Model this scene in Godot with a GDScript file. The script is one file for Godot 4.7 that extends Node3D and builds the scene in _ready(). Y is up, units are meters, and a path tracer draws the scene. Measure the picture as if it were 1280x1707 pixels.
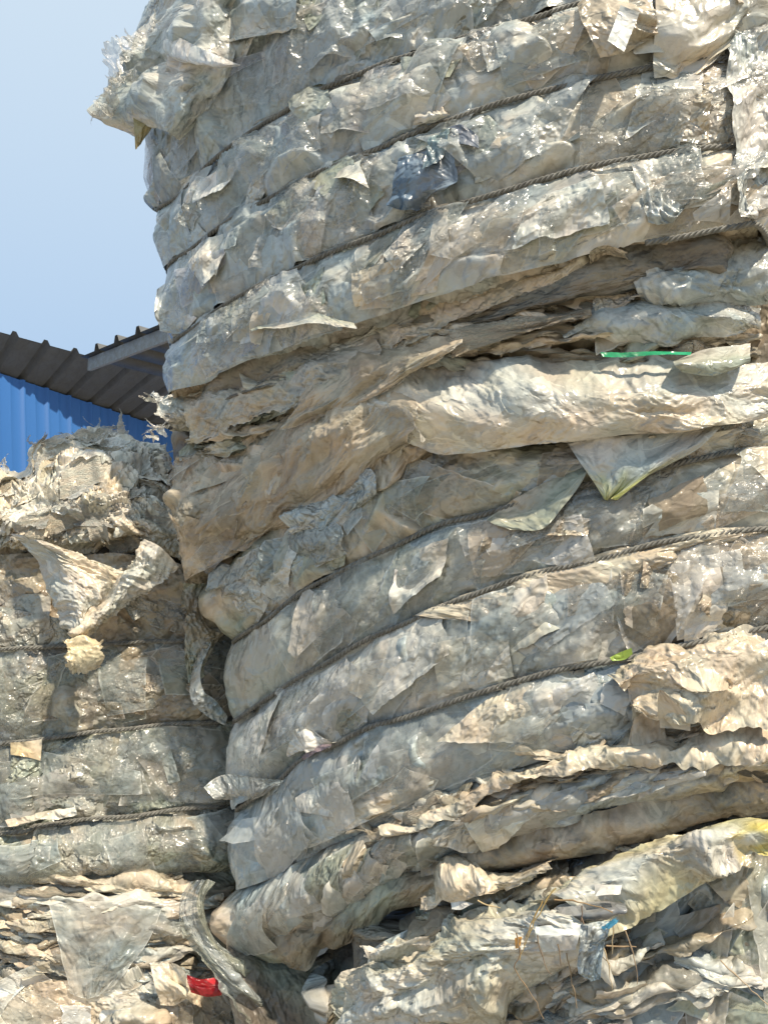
extends Node3D
# Yard with stacked bales of waste plastic film, a blue shed behind.  y up, metres.

const EYE := Vector3(0, 1.6, 0)
const FOCAL := 1300.0            # in pixels of a 1280 x 1707 frame
const PITCH := 10.0
const ROLL := 6.0
var fw: Vector3
var rt: Vector3
var up: Vector3
var plans := {}                  # surface name -> {p: plan polyline, n: outward normals, u: arc length}
var mats := {}
var nz := FastNoiseLite.new()
var nfine := FastNoiseLite.new()
var rng := RandomNumberGenerator.new()
var KX := PackedFloat32Array()
var KY := PackedFloat32Array()
var KP := PackedFloat32Array()
var KL := PackedFloat32Array()
var KA := PackedFloat32Array()
var names := {}
var normals_turned := false

# ------------------------------------------------------------------ colours (real base colours, linear)
const GREY := Color(0.475, 0.52, 0.51)
const COOL := Color(0.42, 0.47, 0.485)
const LILAC := Color(0.47, 0.46, 0.495)
const PALE := Color(0.65, 0.63, 0.565)
const WHITE := Color(0.78, 0.775, 0.73)
const CREAM := Color(0.71, 0.62, 0.48)
const TAN := Color(0.58, 0.49, 0.37)
const BROWN := Color(0.36, 0.30, 0.215)
const DIRT := Color(0.13, 0.11, 0.08)
const MUD := Color(0.43, 0.415, 0.355)
const OLIVE := Color(0.40, 0.42, 0.335)

func _ready():
	basis_setup()
	camera_and_light()
	noise_setup()
	materials()
	surfaces()
	ground_and_shed()
	left_bales()
	upper_bale()
	middle_bale()
	bottom_bale()
	loose_things()
	finish_log()

# ------------------------------------------------------------------ set-up
func basis_setup():
	var p := deg_to_rad(PITCH)
	var r := deg_to_rad(ROLL)
	fw = Vector3(0, sin(p), -cos(p))
	var u0 := Vector3(0, cos(p), sin(p))
	var r0 := Vector3(1, 0, 0)
	rt = r0 * cos(r) - u0 * sin(r)
	up = u0 * cos(r) + r0 * sin(r)

func camera_and_light():
	var cam := Camera3D.new()
	cam.name = "camera"
	cam.transform = Transform3D(Basis(rt, up, -fw), EYE)
	cam.fov = rad_to_deg(2.0 * atan(853.5 / FOCAL))
	cam.near = 0.05
	cam.far = 900.0
	add_child(cam)
	cam.current = true
	var env := Environment.new()
	env.background_mode = Environment.BG_SKY
	var sky := Sky.new()
	var sm := ProceduralSkyMaterial.new()
	sm.sky_top_color = Color(0.725, 0.765, 0.785)
	sm.sky_horizon_color = Color(0.45, 0.585, 0.735)
	sm.sky_curve = 0.6
	sm.sky_energy_multiplier = 1.0
	sm.ground_bottom_color = Color(0.45, 0.42, 0.38)
	sm.ground_horizon_color = Color(0.62, 0.64, 0.64)
	sm.sun_angle_max = 3.0
	sky.sky_material = sm
	env.sky = sky
	env.tonemap_mode = Environment.TONE_MAPPER_LINEAR
	env.tonemap_exposure = 1.62
	env.sdfgi_enabled = true
	env.ssao_enabled = true
	env.ssil_enabled = true
	var we := WorldEnvironment.new()
	we.name = "world_environment"
	we.environment = env
	add_child(we)
	var sun := DirectionalLight3D.new()
	sun.name = "sun"
	sun.light_energy = 1.22
	sun.light_color = Color(1.0, 0.94, 0.85)
	sun.light_angular_distance = 1.2
	sun.shadow_enabled = true
	add_child(sun)
	var to_sun := Vector3(0.447, 0.766, 0.463).normalized()
	sun.look_at_from_position(Vector3.ZERO, -to_sun, Vector3.UP)

func noise_setup():
	rng.seed = 4711
	nz.seed = 11
	nz.noise_type = FastNoiseLite.TYPE_SIMPLEX
	nz.frequency = 1.0
	nz.fractal_type = FastNoiseLite.FRACTAL_NONE
	nfine.seed = 23
	nfine.noise_type = FastNoiseLite.TYPE_SIMPLEX
	nfine.frequency = 1.0
	nfine.fractal_type = FastNoiseLite.FRACTAL_FBM
	nfine.fractal_octaves = 3
	var l := 0.26
	for k in 14:
		var a := rng.randf() * TAU
		KX.append(cos(a))
		KY.append(sin(a))
		KP.append(rng.randf() * 10.0)
		KL.append(l * rng.randf_range(0.8, 1.25))
		KA.append(rng.randf_range(0.10, 0.26))
		l *= 0.70

# folded-film relief: triangle waves whose creases bend where they cross earlier ones
func crum(x: float, y: float, k0: int, k1: int) -> float:
	var h := 0.0
	var bend := 0.0
	for k in range(k0, k1):
		var l := KL[k]
		var q := x * KX[k] + y * KY[k] + KP[k] + bend * l
		var w := absf(fposmod(q, 2.0 * l) / l - 1.0) - 0.5
		h += w * l * KA[k]
		bend += w * 0.5
	return h

# ------------------------------------------------------------------ textures and materials
func tri(x: float) -> float:
	return absf(fposmod(x, 1.0) * 2.0 - 1.0)

# heights of crumpled film in units of the tile: folds, and thin sharp creases that come and go
func crumple_image(size: int, sd: int, n: int, sharp: int, slope: float, sharp_slope: float) -> Image:
	var r := RandomNumberGenerator.new()
	r.seed = sd
	var ix := PackedFloat32Array()
	var iy := PackedFloat32Array()
	var ph := PackedFloat32Array()
	var am := PackedFloat32Array()
	for k in n + sharp:
		var f := 2.2 * pow(1.45, k) if k < n else r.randf_range(2.5, 14.0)
		var a := r.randf() * TAU
		ix.append(roundf(cos(a) * f))
		iy.append(roundf(sin(a) * f))
		ph.append(r.randf())
		am.append(r.randf_range(0.5, 1.5) * slope * 0.5 / f if k < n else r.randf_range(0.4, 1.0) * sharp_slope * 0.07 / f)
	var warp := seamless(sd, size, 0.008, 2).get_data()
	var gate := seamless(sd + 3, size, 0.012, 3).get_data()
	var data := PackedFloat32Array()
	data.resize(size * size)
	for j in size:
		var v := float(j) / size
		for i in size:
			var u := float(i) / size
			var w := warp[j * size + i] / 255.0 * 0.10
			var gt := gate[j * size + i] / 255.0
			var calm := clampf(gt * 2.6 - 0.65, 0.15, 1.2)
			var h := 0.0
			var bend := w
			for k in n:
				var t := absf(fposmod(u * ix[k] + v * iy[k] + ph[k] + bend, 1.0) * 2.0 - 1.0)
				h += t * am[k] * calm
				bend += t * 0.05
			for k in range(n, n + sharp):
				var q := absf(fposmod(u * ix[k] + v * iy[k] + ph[k] + w * 2.0, 1.0) * 2.0 - 1.0)
				if q > 0.9:
					h += am[k] * (q - 0.9) * 10.0 * clampf(sin((gt + ph[k]) * 16.0) * 1.6, 0.0, 1.0)
			data[j * size + i] = h
	return Image.create_from_data(size, size, false, Image.FORMAT_RF, data.to_byte_array())

# tone of many thin see-through layers lying over each other, creases whitened by folding, thin lines of dirt
func layers_image(size: int, sd: int) -> Image:
	var r := RandomNumberGenerator.new()
	r.seed = sd
	var n := 11
	var ix := PackedFloat32Array()
	var iy := PackedFloat32Array()
	var ph := PackedFloat32Array()
	var am := PackedFloat32Array()
	for k in n:
		var f := r.randf_range(1.5, 6.5)
		var a := r.randfn(PI / 2, 0.75)
		ix.append(roundf(cos(a) * f))
		iy.append(roundf(sin(a) * f))
		ph.append(r.randf())
		am.append(r.randf_range(0.015, 0.06))
	var warp := seamless(sd + 1, size, 0.006, 3).get_data()
	var cloud := seamless(sd + 2, size, 0.016, 5).get_data()
	var fine := seamless(sd + 4, size, 0.07, 3).get_data()
	var out := PackedByteArray()
	out.resize(size * size * 3)
	for j in size:
		var v := float(j) / size
		for i in size:
			var u := float(i) / size
			var q0 := j * size + i
			var w := warp[q0] / 255.0
			var c := cloud[q0] / 255.0
			var f := fine[((j * 4) % size) * size + i] / 255.0
			var tone := 0.83 + 0.07 * (c - 0.5) + 0.09 * (f - 0.5)
			var white := 0.0
			for k in n:
				var q := fposmod(u * ix[k] + v * iy[k] + ph[k] + w * 0.18, 1.0)
				var there := 1.0 if sin(w * 9.0 + ph[k] * 40.0) > -0.3 else 0.0
				if q < 0.5:
					tone += am[k] * there * (0.6 + q)
				if q < 0.012 * (1.0 + absf(ix[k])):
					white += 0.18 * there
			var g := clampf(tone + white, 0.0, 1.0)
			var warm := clampf(0.5 + (w - 0.5) * 1.6, 0.0, 1.0)
			out[q0 * 3] = int(g * 255.0 * lerpf(0.97, 1.0, warm))
			out[q0 * 3 + 1] = int(g * 255.0 * lerpf(1.0, 0.98, warm))
			out[q0 * 3 + 2] = int(g * 255.0 * lerpf(1.0, 0.96, warm))
	return Image.create_from_data(size, size, false, Image.FORMAT_RGB8, out)

func seamless(sd: int, size: int, freq: float, oct: int, kind := FastNoiseLite.FRACTAL_FBM) -> Image:
	var fn := FastNoiseLite.new()
	fn.seed = sd
	fn.frequency = freq
	fn.fractal_type = kind
	fn.fractal_octaves = oct
	return fn.get_seamless_image(size, size, false, false, 0.15)

func mottle_image(size: int, sd: int, lo: float, specks: bool) -> Image:
	var a := seamless(sd, size, 0.012, 5)
	var b := seamless(sd + 1, size, 0.09, 3)
	var c := seamless(sd + 2, size, 0.02, 4, FastNoiseLite.FRACTAL_RIDGED)
	var da := a.get_data()
	var db := b.get_data()
	var dc := c.get_data()
	var out := PackedByteArray()
	out.resize(size * size * 3)
	for i in size * size:
		var va := da[i] / 255.0
		var vb := db[i] / 255.0
		var vc := dc[i] / 255.0
		var g := lerpf(lo, 1.0, clampf(va * 1.5 - 0.15, 0.0, 1.0)) * lerpf(0.93, 1.0, vb)
		g *= lerpf(1.0, 0.88, smoothstep(0.62, 0.9, vc))
		if specks and vb > 0.80:
			g *= 0.72
		out[i * 3] = int(g * 255.0)
		out[i * 3 + 1] = int(g * 255.0 * lerpf(0.965, 1.0, va))
		out[i * 3 + 2] = int(g * 255.0 * lerpf(0.90, 1.0, va))
	return Image.create_from_data(size, size, false, Image.FORMAT_RGB8, out)

func materials():
	var crumple := ImageTexture.create_from_image(crumple_image(896, 5, 8, 8, 0.20, 0.6))
	var crumple2 := ImageTexture.create_from_image(crumple_image(768, 9, 6, 9, 0.10, 0.6))
	var wrk := seamless(31, 512, 0.03, 4, FastNoiseLite.FRACTAL_RIDGED)
	var wrinkle := ImageTexture.create_from_image(wrk)
	var fine := seamless(41, 512, 0.06, 4)
	fine.bump_map_to_normal_map(2.0)
	var fine_n := ImageTexture.create_from_image(fine)
	var layers := ImageTexture.create_from_image(layers_image(768, 71))
	var mottle := ImageTexture.create_from_image(mottle_image(512, 51, 0.90, false))
	var rough := ImageTexture.create_from_image(mottle_image(256, 61, 0.5, false))
	for spec in [["taut", crumple2, 20.0, 0.29, 1.0], ["crinkled", crumple, 11.0, 0.30, 1.3], ["glossy", crumple, 17.0, 0.21, 1.8], ["streaky", wrinkle, 0.8, 0.42, 3.0], ["dull", crumple, 10.0, 0.6, 1.3]]:
		for clear in [false, true]:
			var m := StandardMaterial3D.new()
			m.resource_name = spec[0] + ("_clear" if clear else "_film")
			m.vertex_color_use_as_albedo = true
			m.albedo_texture = layers
			m.roughness = minf(1.0, spec[3] * 1.35)
			m.roughness_texture = rough
			m.metallic_specular = 0.58
			m.heightmap_enabled = true
			m.heightmap_texture = spec[1]
			m.heightmap_scale = spec[2]
			m.normal_enabled = true
			m.normal_texture = fine_n
			m.normal_scale = 0.25
			if spec[0] == "glossy":
				m.clearcoat_enabled = true
				m.clearcoat = 0.4
				m.clearcoat_roughness = 0.2
			m.cull_mode = BaseMaterial3D.CULL_DISABLED
			m.uv1_scale = Vector3(spec[4], spec[4] * (5.0 if spec[0] == "streaky" else 1.0), 1)
			if clear:
				m.transparency = BaseMaterial3D.TRANSPARENCY_ALPHA
			m.backlight_enabled = true
			m.backlight = Color(0.45, 0.42, 0.38) if clear else Color(0.25, 0.24, 0.22)
			mats[m.resource_name] = m
	# clear film: lets most light straight through, shines
	for spec in [["sheer", crumple, 12.0, 0.25], ["milky", crumple2, 18.0, 0.55]]:
		var m := StandardMaterial3D.new()
		m.resource_name = spec[0] + "_film"
		m.vertex_color_use_as_albedo = true
		m.albedo_color = Color(1, 1, 1, spec[3])
		m.transparency = BaseMaterial3D.TRANSPARENCY_ALPHA
		m.roughness = 0.24
		m.metallic_specular = 0.58
		m.heightmap_enabled = true
		m.heightmap_texture = spec[1]
		m.heightmap_scale = spec[2]
		m.cull_mode = BaseMaterial3D.CULL_DISABLED
		m.uv1_scale = Vector3(1.5, 1.5, 1)
		mats[m.resource_name] = m
	mats.rope = plain_mat("rope_fibre", Color(0.30, 0.29, 0.26), 0.75)
	mats.rope.vertex_color_use_as_albedo = true
	mats.rope.albedo_color = Color.WHITE
	mats.core = plain_mat("packed_film", Color(0.14, 0.125, 0.10), 0.6)
	mats.core.heightmap_enabled = true
	mats.core.heightmap_texture = crumple
	mats.core.heightmap_scale = 60.0
	mats.core.uv1_triplanar = true
	mats.core.uv1_scale = Vector3(1.5, 1.5, 1.5)
	mats.blue = plain_mat("blue_steel", Color(0.04, 0.155, 0.43), 0.45)
	mats.roof = plain_mat("weathered_roof_sheet", Color(0.14, 0.15, 0.16), 0.6)
	mats.roof.albedo_texture = mottle
	mats.roof.uv1_triplanar = true
	mats.fascia = plain_mat("weathered_white_timber", Color(0.42, 0.415, 0.385), 0.8)
	mats.fascia.albedo_texture = mottle
	mats.fascia.uv1_triplanar = true
	mats.fascia.uv1_scale = Vector3(3, 3, 3)
	mats.ground = plain_mat("dusty_concrete", Color(0.36, 0.335, 0.29), 0.9)
	mats.ground.albedo_texture = mottle
	mats.ground.uv1_triplanar = true
	mats.ground.uv1_scale = Vector3(0.3, 0.3, 0.3)
	mats.straw = plain_mat("dry_stalk", Color(1, 1, 1), 0.8)
	mats.straw.vertex_color_use_as_albedo = true

func plain_mat(called: String, lin: Color, rough: float) -> StandardMaterial3D:
	var m := StandardMaterial3D.new()
	m.resource_name = called
	m.albedo_color = lin.linear_to_srgb()
	m.roughness = rough
	m.cull_mode = BaseMaterial3D.CULL_DISABLED
	return m

# ------------------------------------------------------------------ the bales' plan curves
func ray(px: float, py: float) -> Vector3:
	return fw + rt * ((px - 640.0) / FOCAL) - up * ((py - 853.5) / FOCAL)

func at_depth(px: float, py: float, d: float) -> Vector3:
	return EYE + ray(px, py) * d

# a bale's outline seen from above: a straight face (bulging a little) with rounded corners and two sides going back
func plan(called: String, right: Vector3, ang: float, left_px: Vector2, bulge: float, rl: float, rr: float, deep: float):
	var a := deg_to_rad(ang)
	var t := Vector2(-cos(a), -sin(a))
	var n := Vector2(-sin(a), cos(a))
	if n.y < 0:
		n = -n
	var p0 := Vector2(right.x, right.z)
	var d := ray(left_px.x, left_px.y)
	var d2 := Vector2(d.x, d.z)
	# e + d2*k = p0 + t*s
	var e := Vector2(EYE.x, EYE.z)
	var k := (p0 - e).dot(n) / d2.dot(n)
	var w := (e + d2 * k - p0).dot(t)
	var pts: Array[Vector2] = []
	# start at the back of the left side, go forward, round the corner, along the face to the right, round, back
	var steps := 12
	for i in steps + 1:
		pts.append(p0 + t * w - n * lerpf(deep, rl, float(i) / steps))
	for i in range(1, 9):
		var b := PI / 2 * i / 8.0
		pts.append(p0 + t * (w - rl + rl * cos(b)) - n * (rl - rl * sin(b)))
	for i in range(1, 40):
		var f := i / 40.0
		pts.append(p0 + t * lerpf(w - rl, rr, f) + n * bulge * sin(PI * f))
	for i in range(0, 9):
		var b := PI / 2 * i / 8.0
		pts.append(p0 + t * (rr - rr * sin(b)) - n * (rr - rr * cos(b)))
	for i in range(1, steps + 1):
		pts.append(p0 - n * lerpf(rr, deep, float(i) / steps))
	var us := PackedFloat32Array([0.0])
	for i in range(1, pts.size()):
		us.append(us[i - 1] + pts[i].distance_to(pts[i - 1]))
	plans[called] = {"p": pts, "u": us, "n": n, "t": t, "w": w, "p0": p0, "deep": deep}

func surfaces():
	plan("mid", at_depth(1330, 900, 2.0), 25.0, Vector2(350, 1150), 0.10, 0.28, 0.15, 1.15)
	plan("top", at_depth(1290, 400, 1.98), 25.0, Vector2(232, 420), 0.13, 0.28, 0.12, 1.15)
	plan("low", at_depth(1500, 1600, 1.80), 20.0, Vector2(495, 1640), 0.06, 0.22, 0.2, 1.2)
	plan("left", at_depth(392, 1200, 2.95), -4.0, Vector2(-420, 1200), 0.05, 0.25, 0.22, 1.1)

# where the sight line through a photo pixel meets a bale's side: [depth along fw, arc length]
func meet(surf: String, px: float, py: float) -> Array:
	var pl: Dictionary = plans[surf]
	var pts: Array[Vector2] = pl.p
	var d := ray(px, py)
	var d2 := Vector2(d.x, d.z)
	var best := 1e9
	var bu := 0.0
	var miss := 1e9
	var mk := 3.0
	var mu := 0.0
	for i in range(0, pts.size() - 1):
		var a := pts[i]
		var b := pts[i + 1]
		var s := b - a
		var den := d2.cross(s)
		if absf(den) > 1e-9:
			var k := a.cross(s) / den
			var f := a.cross(d2) / den
			if f >= 0.0 and f <= 1.0 and k > 0.2 and k < best:
				best = k
				bu = lerpf(pl.u[i], pl.u[i + 1], f)
		var off := absf(atan2(a.x, -a.y) - atan2(d2.x, -d2.y))
		if off < miss:
			miss = off
			mk = a.dot(d2) / d2.dot(d2)
			mu = pl.u[i]
	if best < 1e8:
		return [best, bu]
	return [mk, mu]

func on_plan(surf: String, u: float, y: float) -> Vector3:
	var pl: Dictionary = plans[surf]
	var us: PackedFloat32Array = pl.u
	u = clampf(u, 0.0, us[us.size() - 1])
	for i in range(1, us.size()):
		if u <= us[i]:
			var q: Vector2 = pl.p[i - 1].lerp(pl.p[i], (u - us[i - 1]) / maxf(us[i] - us[i - 1], 1e-6))
			return Vector3(q.x, y, q.y)
	return Vector3.ZERO

# "x,y[,out] ..." in photo pixels -> points on (or "out" metres in front of) a bale's side; wrap continues the line round the hidden corner
func line(surf: String, text: String, out := 0.0, wrap := "") -> Array:
	var pts := []
	var first_u := 0.0
	var last_u := 0.0
	for word in text.split(" ", false):
		var v := word.split_floats(",")
		var o := out + (v[2] if v.size() > 2 else 0.0)
		var m := meet(surf, v[0], v[1])
		var d := ray(v[0], v[1])
		pts.append(EYE + d * (m[0] - o / d.length()))
		if pts.size() == 1:
			first_u = m[1]
		last_u = m[1]
	if wrap.contains("l"):
		var y: float = pts[0].y
		for du in [0.12, 0.26, 0.45, 0.75]:
			pts.push_front(on_plan(surf, first_u - du, y + du * 0.02))
	if wrap.contains("r"):
		var y: float = pts[-1].y
		for du in [0.12, 0.28, 0.6]:
			pts.append(on_plan(surf, last_u + du, y))
	return pts

# ------------------------------------------------------------------ naming
func thing(called: String, label: String, category: String, at := Vector3.ZERO, group := "") -> Node3D:
	var o := Node3D.new()
	o.name = numbered(called)
	add_child(o, true)
	o.position = at
	tag(o, label, category, group)
	return o

func tag(o: Node3D, label: String, category: String, group := ""):
	o.set_meta("label", label)
	o.set_meta("category", category)
	if group != "":
		o.set_meta("group", group)

func numbered(called: String) -> String:
	if not names.has(called):
		names[called] = 0
		return called
	names[called] += 1
	return "%s_%03d" % [called, names[called]]

func put(mesh: Mesh, called: String, mat: Material, parent: Node3D = null) -> MeshInstance3D:
	var mi := MeshInstance3D.new()
	mi.mesh = mesh
	mi.material_override = mat
	if parent == null:
		mi.name = numbered(called)
		add_child(mi, true)
	else:
		var key := str(parent.get_instance_id()) + called
		var n: int = names.get(key, -1) + 1
		names[key] = n
		mi.name = called if n == 0 else "%s_%03d" % [called, n]
		parent.add_child(mi, true)
		mi.position = -parent.position
	return mi

# ------------------------------------------------------------------ curves
func spline(pts: Array, n: int) -> PackedVector3Array:
	# Catmull-Rom through pts, n samples evenly spaced by length
	var dense := PackedVector3Array()
	var c := pts.size()
	if c == 1:
		for i in n:
			dense.append(pts[0])
		return dense
	for i in c - 1:
		var p0: Vector3 = pts[maxi(i - 1, 0)]
		var p1: Vector3 = pts[i]
		var p2: Vector3 = pts[i + 1]
		var p3: Vector3 = pts[mini(i + 2, c - 1)]
		for k in 10:
			var f := k / 10.0
			dense.append(p1.cubic_interpolate(p2, p0, p3, f))
	dense.append(pts[c - 1])
	var acc := PackedFloat32Array([0.0])
	for i in range(1, dense.size()):
		acc.append(acc[i - 1] + dense[i].distance_to(dense[i - 1]))
	var total := acc[acc.size() - 1]
	var out := PackedVector3Array()
	var j := 0
	for i in n:
		var want := total * i / (n - 1)
		while j < acc.size() - 2 and acc[j + 1] < want:
			j += 1
		out.append(dense[j].lerp(dense[j + 1], clampf((want - acc[j]) / maxf(acc[j + 1] - acc[j], 1e-6), 0.0, 1.0)))
	return out

func length_of(pts: Array) -> float:
	var l := 0.0
	for i in range(1, pts.size()):
		l += pts[i].distance_to(pts[i - 1])
	return l

# ------------------------------------------------------------------ film sheets
# A sheet of film lofted through two or more 3-D lines.  o: cell, bulge, crumple, k0/k1 (fold scales), ridge (long parallel
# wrinkles across or along), rag (torn edges: top, bottom, left, right, metres), c0, c1, dirt, alpha, sd
func loft(lines: Array, o: Dictionary) -> Dictionary:
	var cell: float = o.get("cell", 0.008)
	var ls := 0.0
	for l in lines:
		ls = maxf(ls, length_of(l))
	var nc := clampi(int(ls / cell), 6, 420)
	var rows := []
	var mid_i := nc / 2
	for l in lines:
		rows.append(spline(l, nc + 1))
	var ht := 0.0
	for i in range(1, rows.size()):
		ht += (rows[i][mid_i] - rows[i - 1][mid_i]).length()
	ht = maxf(ht, 0.02)
	var nr := clampi(int(ht / cell), 4, 160)
	var sd: float = o.get("sd", rng.randf() * 50.0)
	var rag: Array = o.get("rag", [0.0, 0.0, 0.0, 0.0])
	var rf: float = o.get("rag_freq", 22.0)
	var kk := rows.size() - 1
	var base := PackedVector3Array()
	base.resize((nc + 1) * (nr + 1))
	var su := PackedFloat32Array()
	var sv := PackedFloat32Array()
	su.resize(base.size())
	sv.resize(base.size())
	var w := nc + 1
	for j in nr + 1:
		var tj := float(j) / nr
		for i in nc + 1:
			var si := float(i) / nc
			var t := tj
			if rag[0] > 0.0 or rag[1] > 0.0:
				var x := si * ls * rf
				var r0: float = rag[0] * torn(x, sd) / ht
				var r1: float = rag[1] * torn(x, sd + 7.0) / ht
				t = lerpf(minf(r0, 0.45), 1.0 - minf(r1, 0.5), tj)
			var s := si
			if rag[2] > 0.0 or rag[3] > 0.0:
				var x := tj * ht * rf
				s = lerpf(minf(rag[2] * torn(x, sd + 13.0) / ls, 0.45), 1.0 - minf(rag[3] * torn(x, sd + 19.0) / ls, 0.45), si)
			var fi := s * nc
			var i0 := mini(int(fi), nc - 1)
			var ff := fi - i0
			var ft := t * kk
			var j0 := mini(int(ft), kk - 1)
			var fj := ft - j0
			var a: Vector3 = rows[j0][i0].lerp(rows[j0][i0 + 1], ff)
			var b: Vector3 = rows[j0 + 1][i0].lerp(rows[j0 + 1][i0 + 1], ff)
			if kk > 1:
				var jm := maxi(j0 - 1, 0)
				var jp := mini(j0 + 2, kk)
				base[j * w + i] = a.cubic_interpolate(b, rows[jm][i0].lerp(rows[jm][i0 + 1], ff), rows[jp][i0].lerp(rows[jp][i0 + 1], ff), fj)
			else:
				base[j * w + i] = a.lerp(b, fj)
			su[j * w + i] = s * ls
			sv[j * w + i] = t * ht
	var nrm := normals(base, w, nr + 1)
	var bulge: float = o.get("bulge", 0.0)
	var bpow: float = o.get("bulge_pow", 0.9)
	var amp: float = o.get("crumple", 1.0)
	var k0: int = o.get("k0", 0)
	while k0 < 7 and KL[k0] > 0.75 * minf(ls, ht * 1.8):
		k0 += 1
	var k1: int = maxi(o.get("k1", 7), k0 + 5)
	var ridge: float = o.get("ridge", 0.0)
	var rx: float = o.get("rx", 3.0)
	var ry: float = o.get("ry", 22.0)
	var gather: float = o.get("gather", 0.0)
	var und: float = o.get("undulate", 0.008)
	var und_f: float = o.get("und_f", 3.5)
	var pts := PackedVector3Array()
	pts.resize(base.size())
	var smooth := PackedVector3Array()
	smooth.resize(base.size())
	for q in base.size():
		var x := su[q]
		var y := sv[q]
		var t := y / ht
		var wx := nz.get_noise_2d(x * 4.0 + sd, y * 4.0) * 0.05
		var wy := nz.get_noise_2d(x * 4.0, y * 4.0 + sd + 30.0) * 0.05
		var mask := 0.6 + 0.8 * nz.get_noise_2d(x * 2.6 + sd * 3.0, y * 4.5 + 9.0)
		var h := bulge * pow(maxf(sin(PI * clampf(t, 0.0, 1.0)), 0.0), bpow)
		h += und * nz.get_noise_2d(x * und_f + sd, y * und_f * 1.7 - sd)
		smooth[q] = base[q] + nrm[q] * h
		h += amp * maxf(mask, 0.06) * crum(x + wx + sd, y + wy + sd * 0.7, k0, k1)
		if gather > 0.0:
			var near := pow(absf(2.0 * t - 1.0), 2.5)
			var g0 := nfine.get_noise_2d(x * 16.0 + sd, y * 2.0 + (10.0 if t > 0.5 else 0.0))
			h += gather * near * (0.35 - absf(g0)) * clampf(0.4 + 1.5 * nz.get_noise_2d(x * 3.0, sd + (5.0 if t > 0.5 else 0.0)), 0.0, 1.3)
		if ridge > 0.0:
			h += ridge * (0.5 - absf(nfine.get_noise_2d(x * rx + wx * 20.0 + sd, y * ry + wy * 20.0))) * clampf(mask + 0.3, 0.0, 1.2)
		pts[q] = base[q] + nrm[q] * h
	var done := finish(pts, su, sv, w, nr + 1, o, sd, ls, ht)
	done.p = smooth
	done.n = nrm
	return done

func torn(x: float, sd: float) -> float:
	var n := nfine.get_noise_2d(x * 0.35, sd * 3.1) * 1.3
	return clampf(0.35 + n, 0.0, 1.2)

func normals(p: PackedVector3Array, w: int, h: int) -> PackedVector3Array:
	var out := PackedVector3Array()
	out.resize(p.size())
	for j in h:
		var ja := maxi(j - 1, 0) * w
		var jb := mini(j + 1, h - 1) * w
		var jw := j * w
		for i in w:
			var n := (p[jw + mini(i + 1, w - 1)] - p[jw + maxi(i - 1, 0)]).cross(p[jb + i] - p[ja + i])
			out[jw + i] = n.normalized()
	var mid := (h / 2) * w + w / 2
	normals_turned = out[mid].dot(EYE - p[mid]) < 0.0
	if normals_turned:
		for q in out.size():
			out[q] = -out[q]
	return out

func finish(pts: PackedVector3Array, su: PackedFloat32Array, sv: PackedFloat32Array, w: int, h: int, o: Dictionary, sd: float, ls: float, ht: float) -> Dictionary:
	var nrm := normals(pts, w, h)
	var turned := normals_turned
	var c0: Color = o.get("c0", GREY)
	var c1: Color = o.get("c1", c0)
	var tip: Variant = o.get("tip")
	var dirt: float = o.get("dirt", 0.15)
	var alpha: float = o.get("alpha", 1.0)
	var hem: bool = o.get("hem", alpha < 1.0)
	var cols := PackedColorArray()
	var uv := PackedVector2Array()
	cols.resize(pts.size())
	uv.resize(pts.size())
	for q in pts.size():
		var x := su[q]
		var y := sv[q]
		var a := clampf(0.5 + 0.9 * nz.get_noise_2d(x * 2.1 + sd, y * 3.3 + sd * 2.0), 0.0, 1.0)
		var c := c0.lerp(c1, a)
		if tip != null:
			c = c.lerp(tip, smoothstep(o.get("tip0", 0.6), 1.0, (y / ht if o.get("tip_v", true) else x / ls) + 0.12 * nz.get_noise_2d(x * 9.0, y * 9.0)))
		var g := nfine.get_noise_2d(x * 7.0 + sd * 5.0, y * 12.0)
		c = c.lerp(DIRT, clampf(dirt * (g * 1.3 + 0.02), 0.0, 0.8))
		c.a = clampf(alpha + 0.15 * g, 0.0, 1.0) if alpha < 1.0 else 1.0
		if hem:
			var i := q % w
			var j := q / w
			if i == 0 or j == 0 or i == w - 1 or j == h - 1:
				c = Color(lerpf(c.r, 0.80, 0.45), lerpf(c.g, 0.79, 0.45), lerpf(c.b, 0.74, 0.45), minf(1.0, c.a + 0.4))
		cols[q] = c
		uv[q] = Vector2(x + sd, y + sd * 1.7)
	var idx := PackedInt32Array()
	idx.resize((w - 1) * (h - 1) * 6)
	var m := 0
	for j in h - 1:
		for i in w - 1:
			var a := j * w + i
			var d := a + w + 1
			if (i + j) % 2 == 0:
				idx[m] = a; idx[m + 1] = a + 1; idx[m + 2] = d
				idx[m + 3] = a; idx[m + 4] = d; idx[m + 5] = a + w
			else:
				idx[m] = a; idx[m + 1] = a + 1; idx[m + 2] = a + w
				idx[m + 3] = a + 1; idx[m + 4] = d; idx[m + 5] = a + w
			m += 6
	if not turned:
		idx.reverse()
	var arr := []
	arr.resize(Mesh.ARRAY_MAX)
	arr[Mesh.ARRAY_VERTEX] = pts
	arr[Mesh.ARRAY_NORMAL] = nrm
	arr[Mesh.ARRAY_COLOR] = cols
	arr[Mesh.ARRAY_TEX_UV] = uv
	arr[Mesh.ARRAY_INDEX] = idx
	var mesh := ArrayMesh.new()
	mesh.add_surface_from_arrays(Mesh.PRIMITIVE_TRIANGLES, arr)
	return {"mesh": mesh, "p": pts, "n": nrm, "w": w, "h": h, "ls": ls, "ht": ht}

func film(lines: Array, called: String, mat: String, parent: Node3D, o: Dictionary) -> Dictionary:
	var g := loft(lines, o)
	g.node = put(g.mesh, called, mats[mat], parent)
	return g

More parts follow.
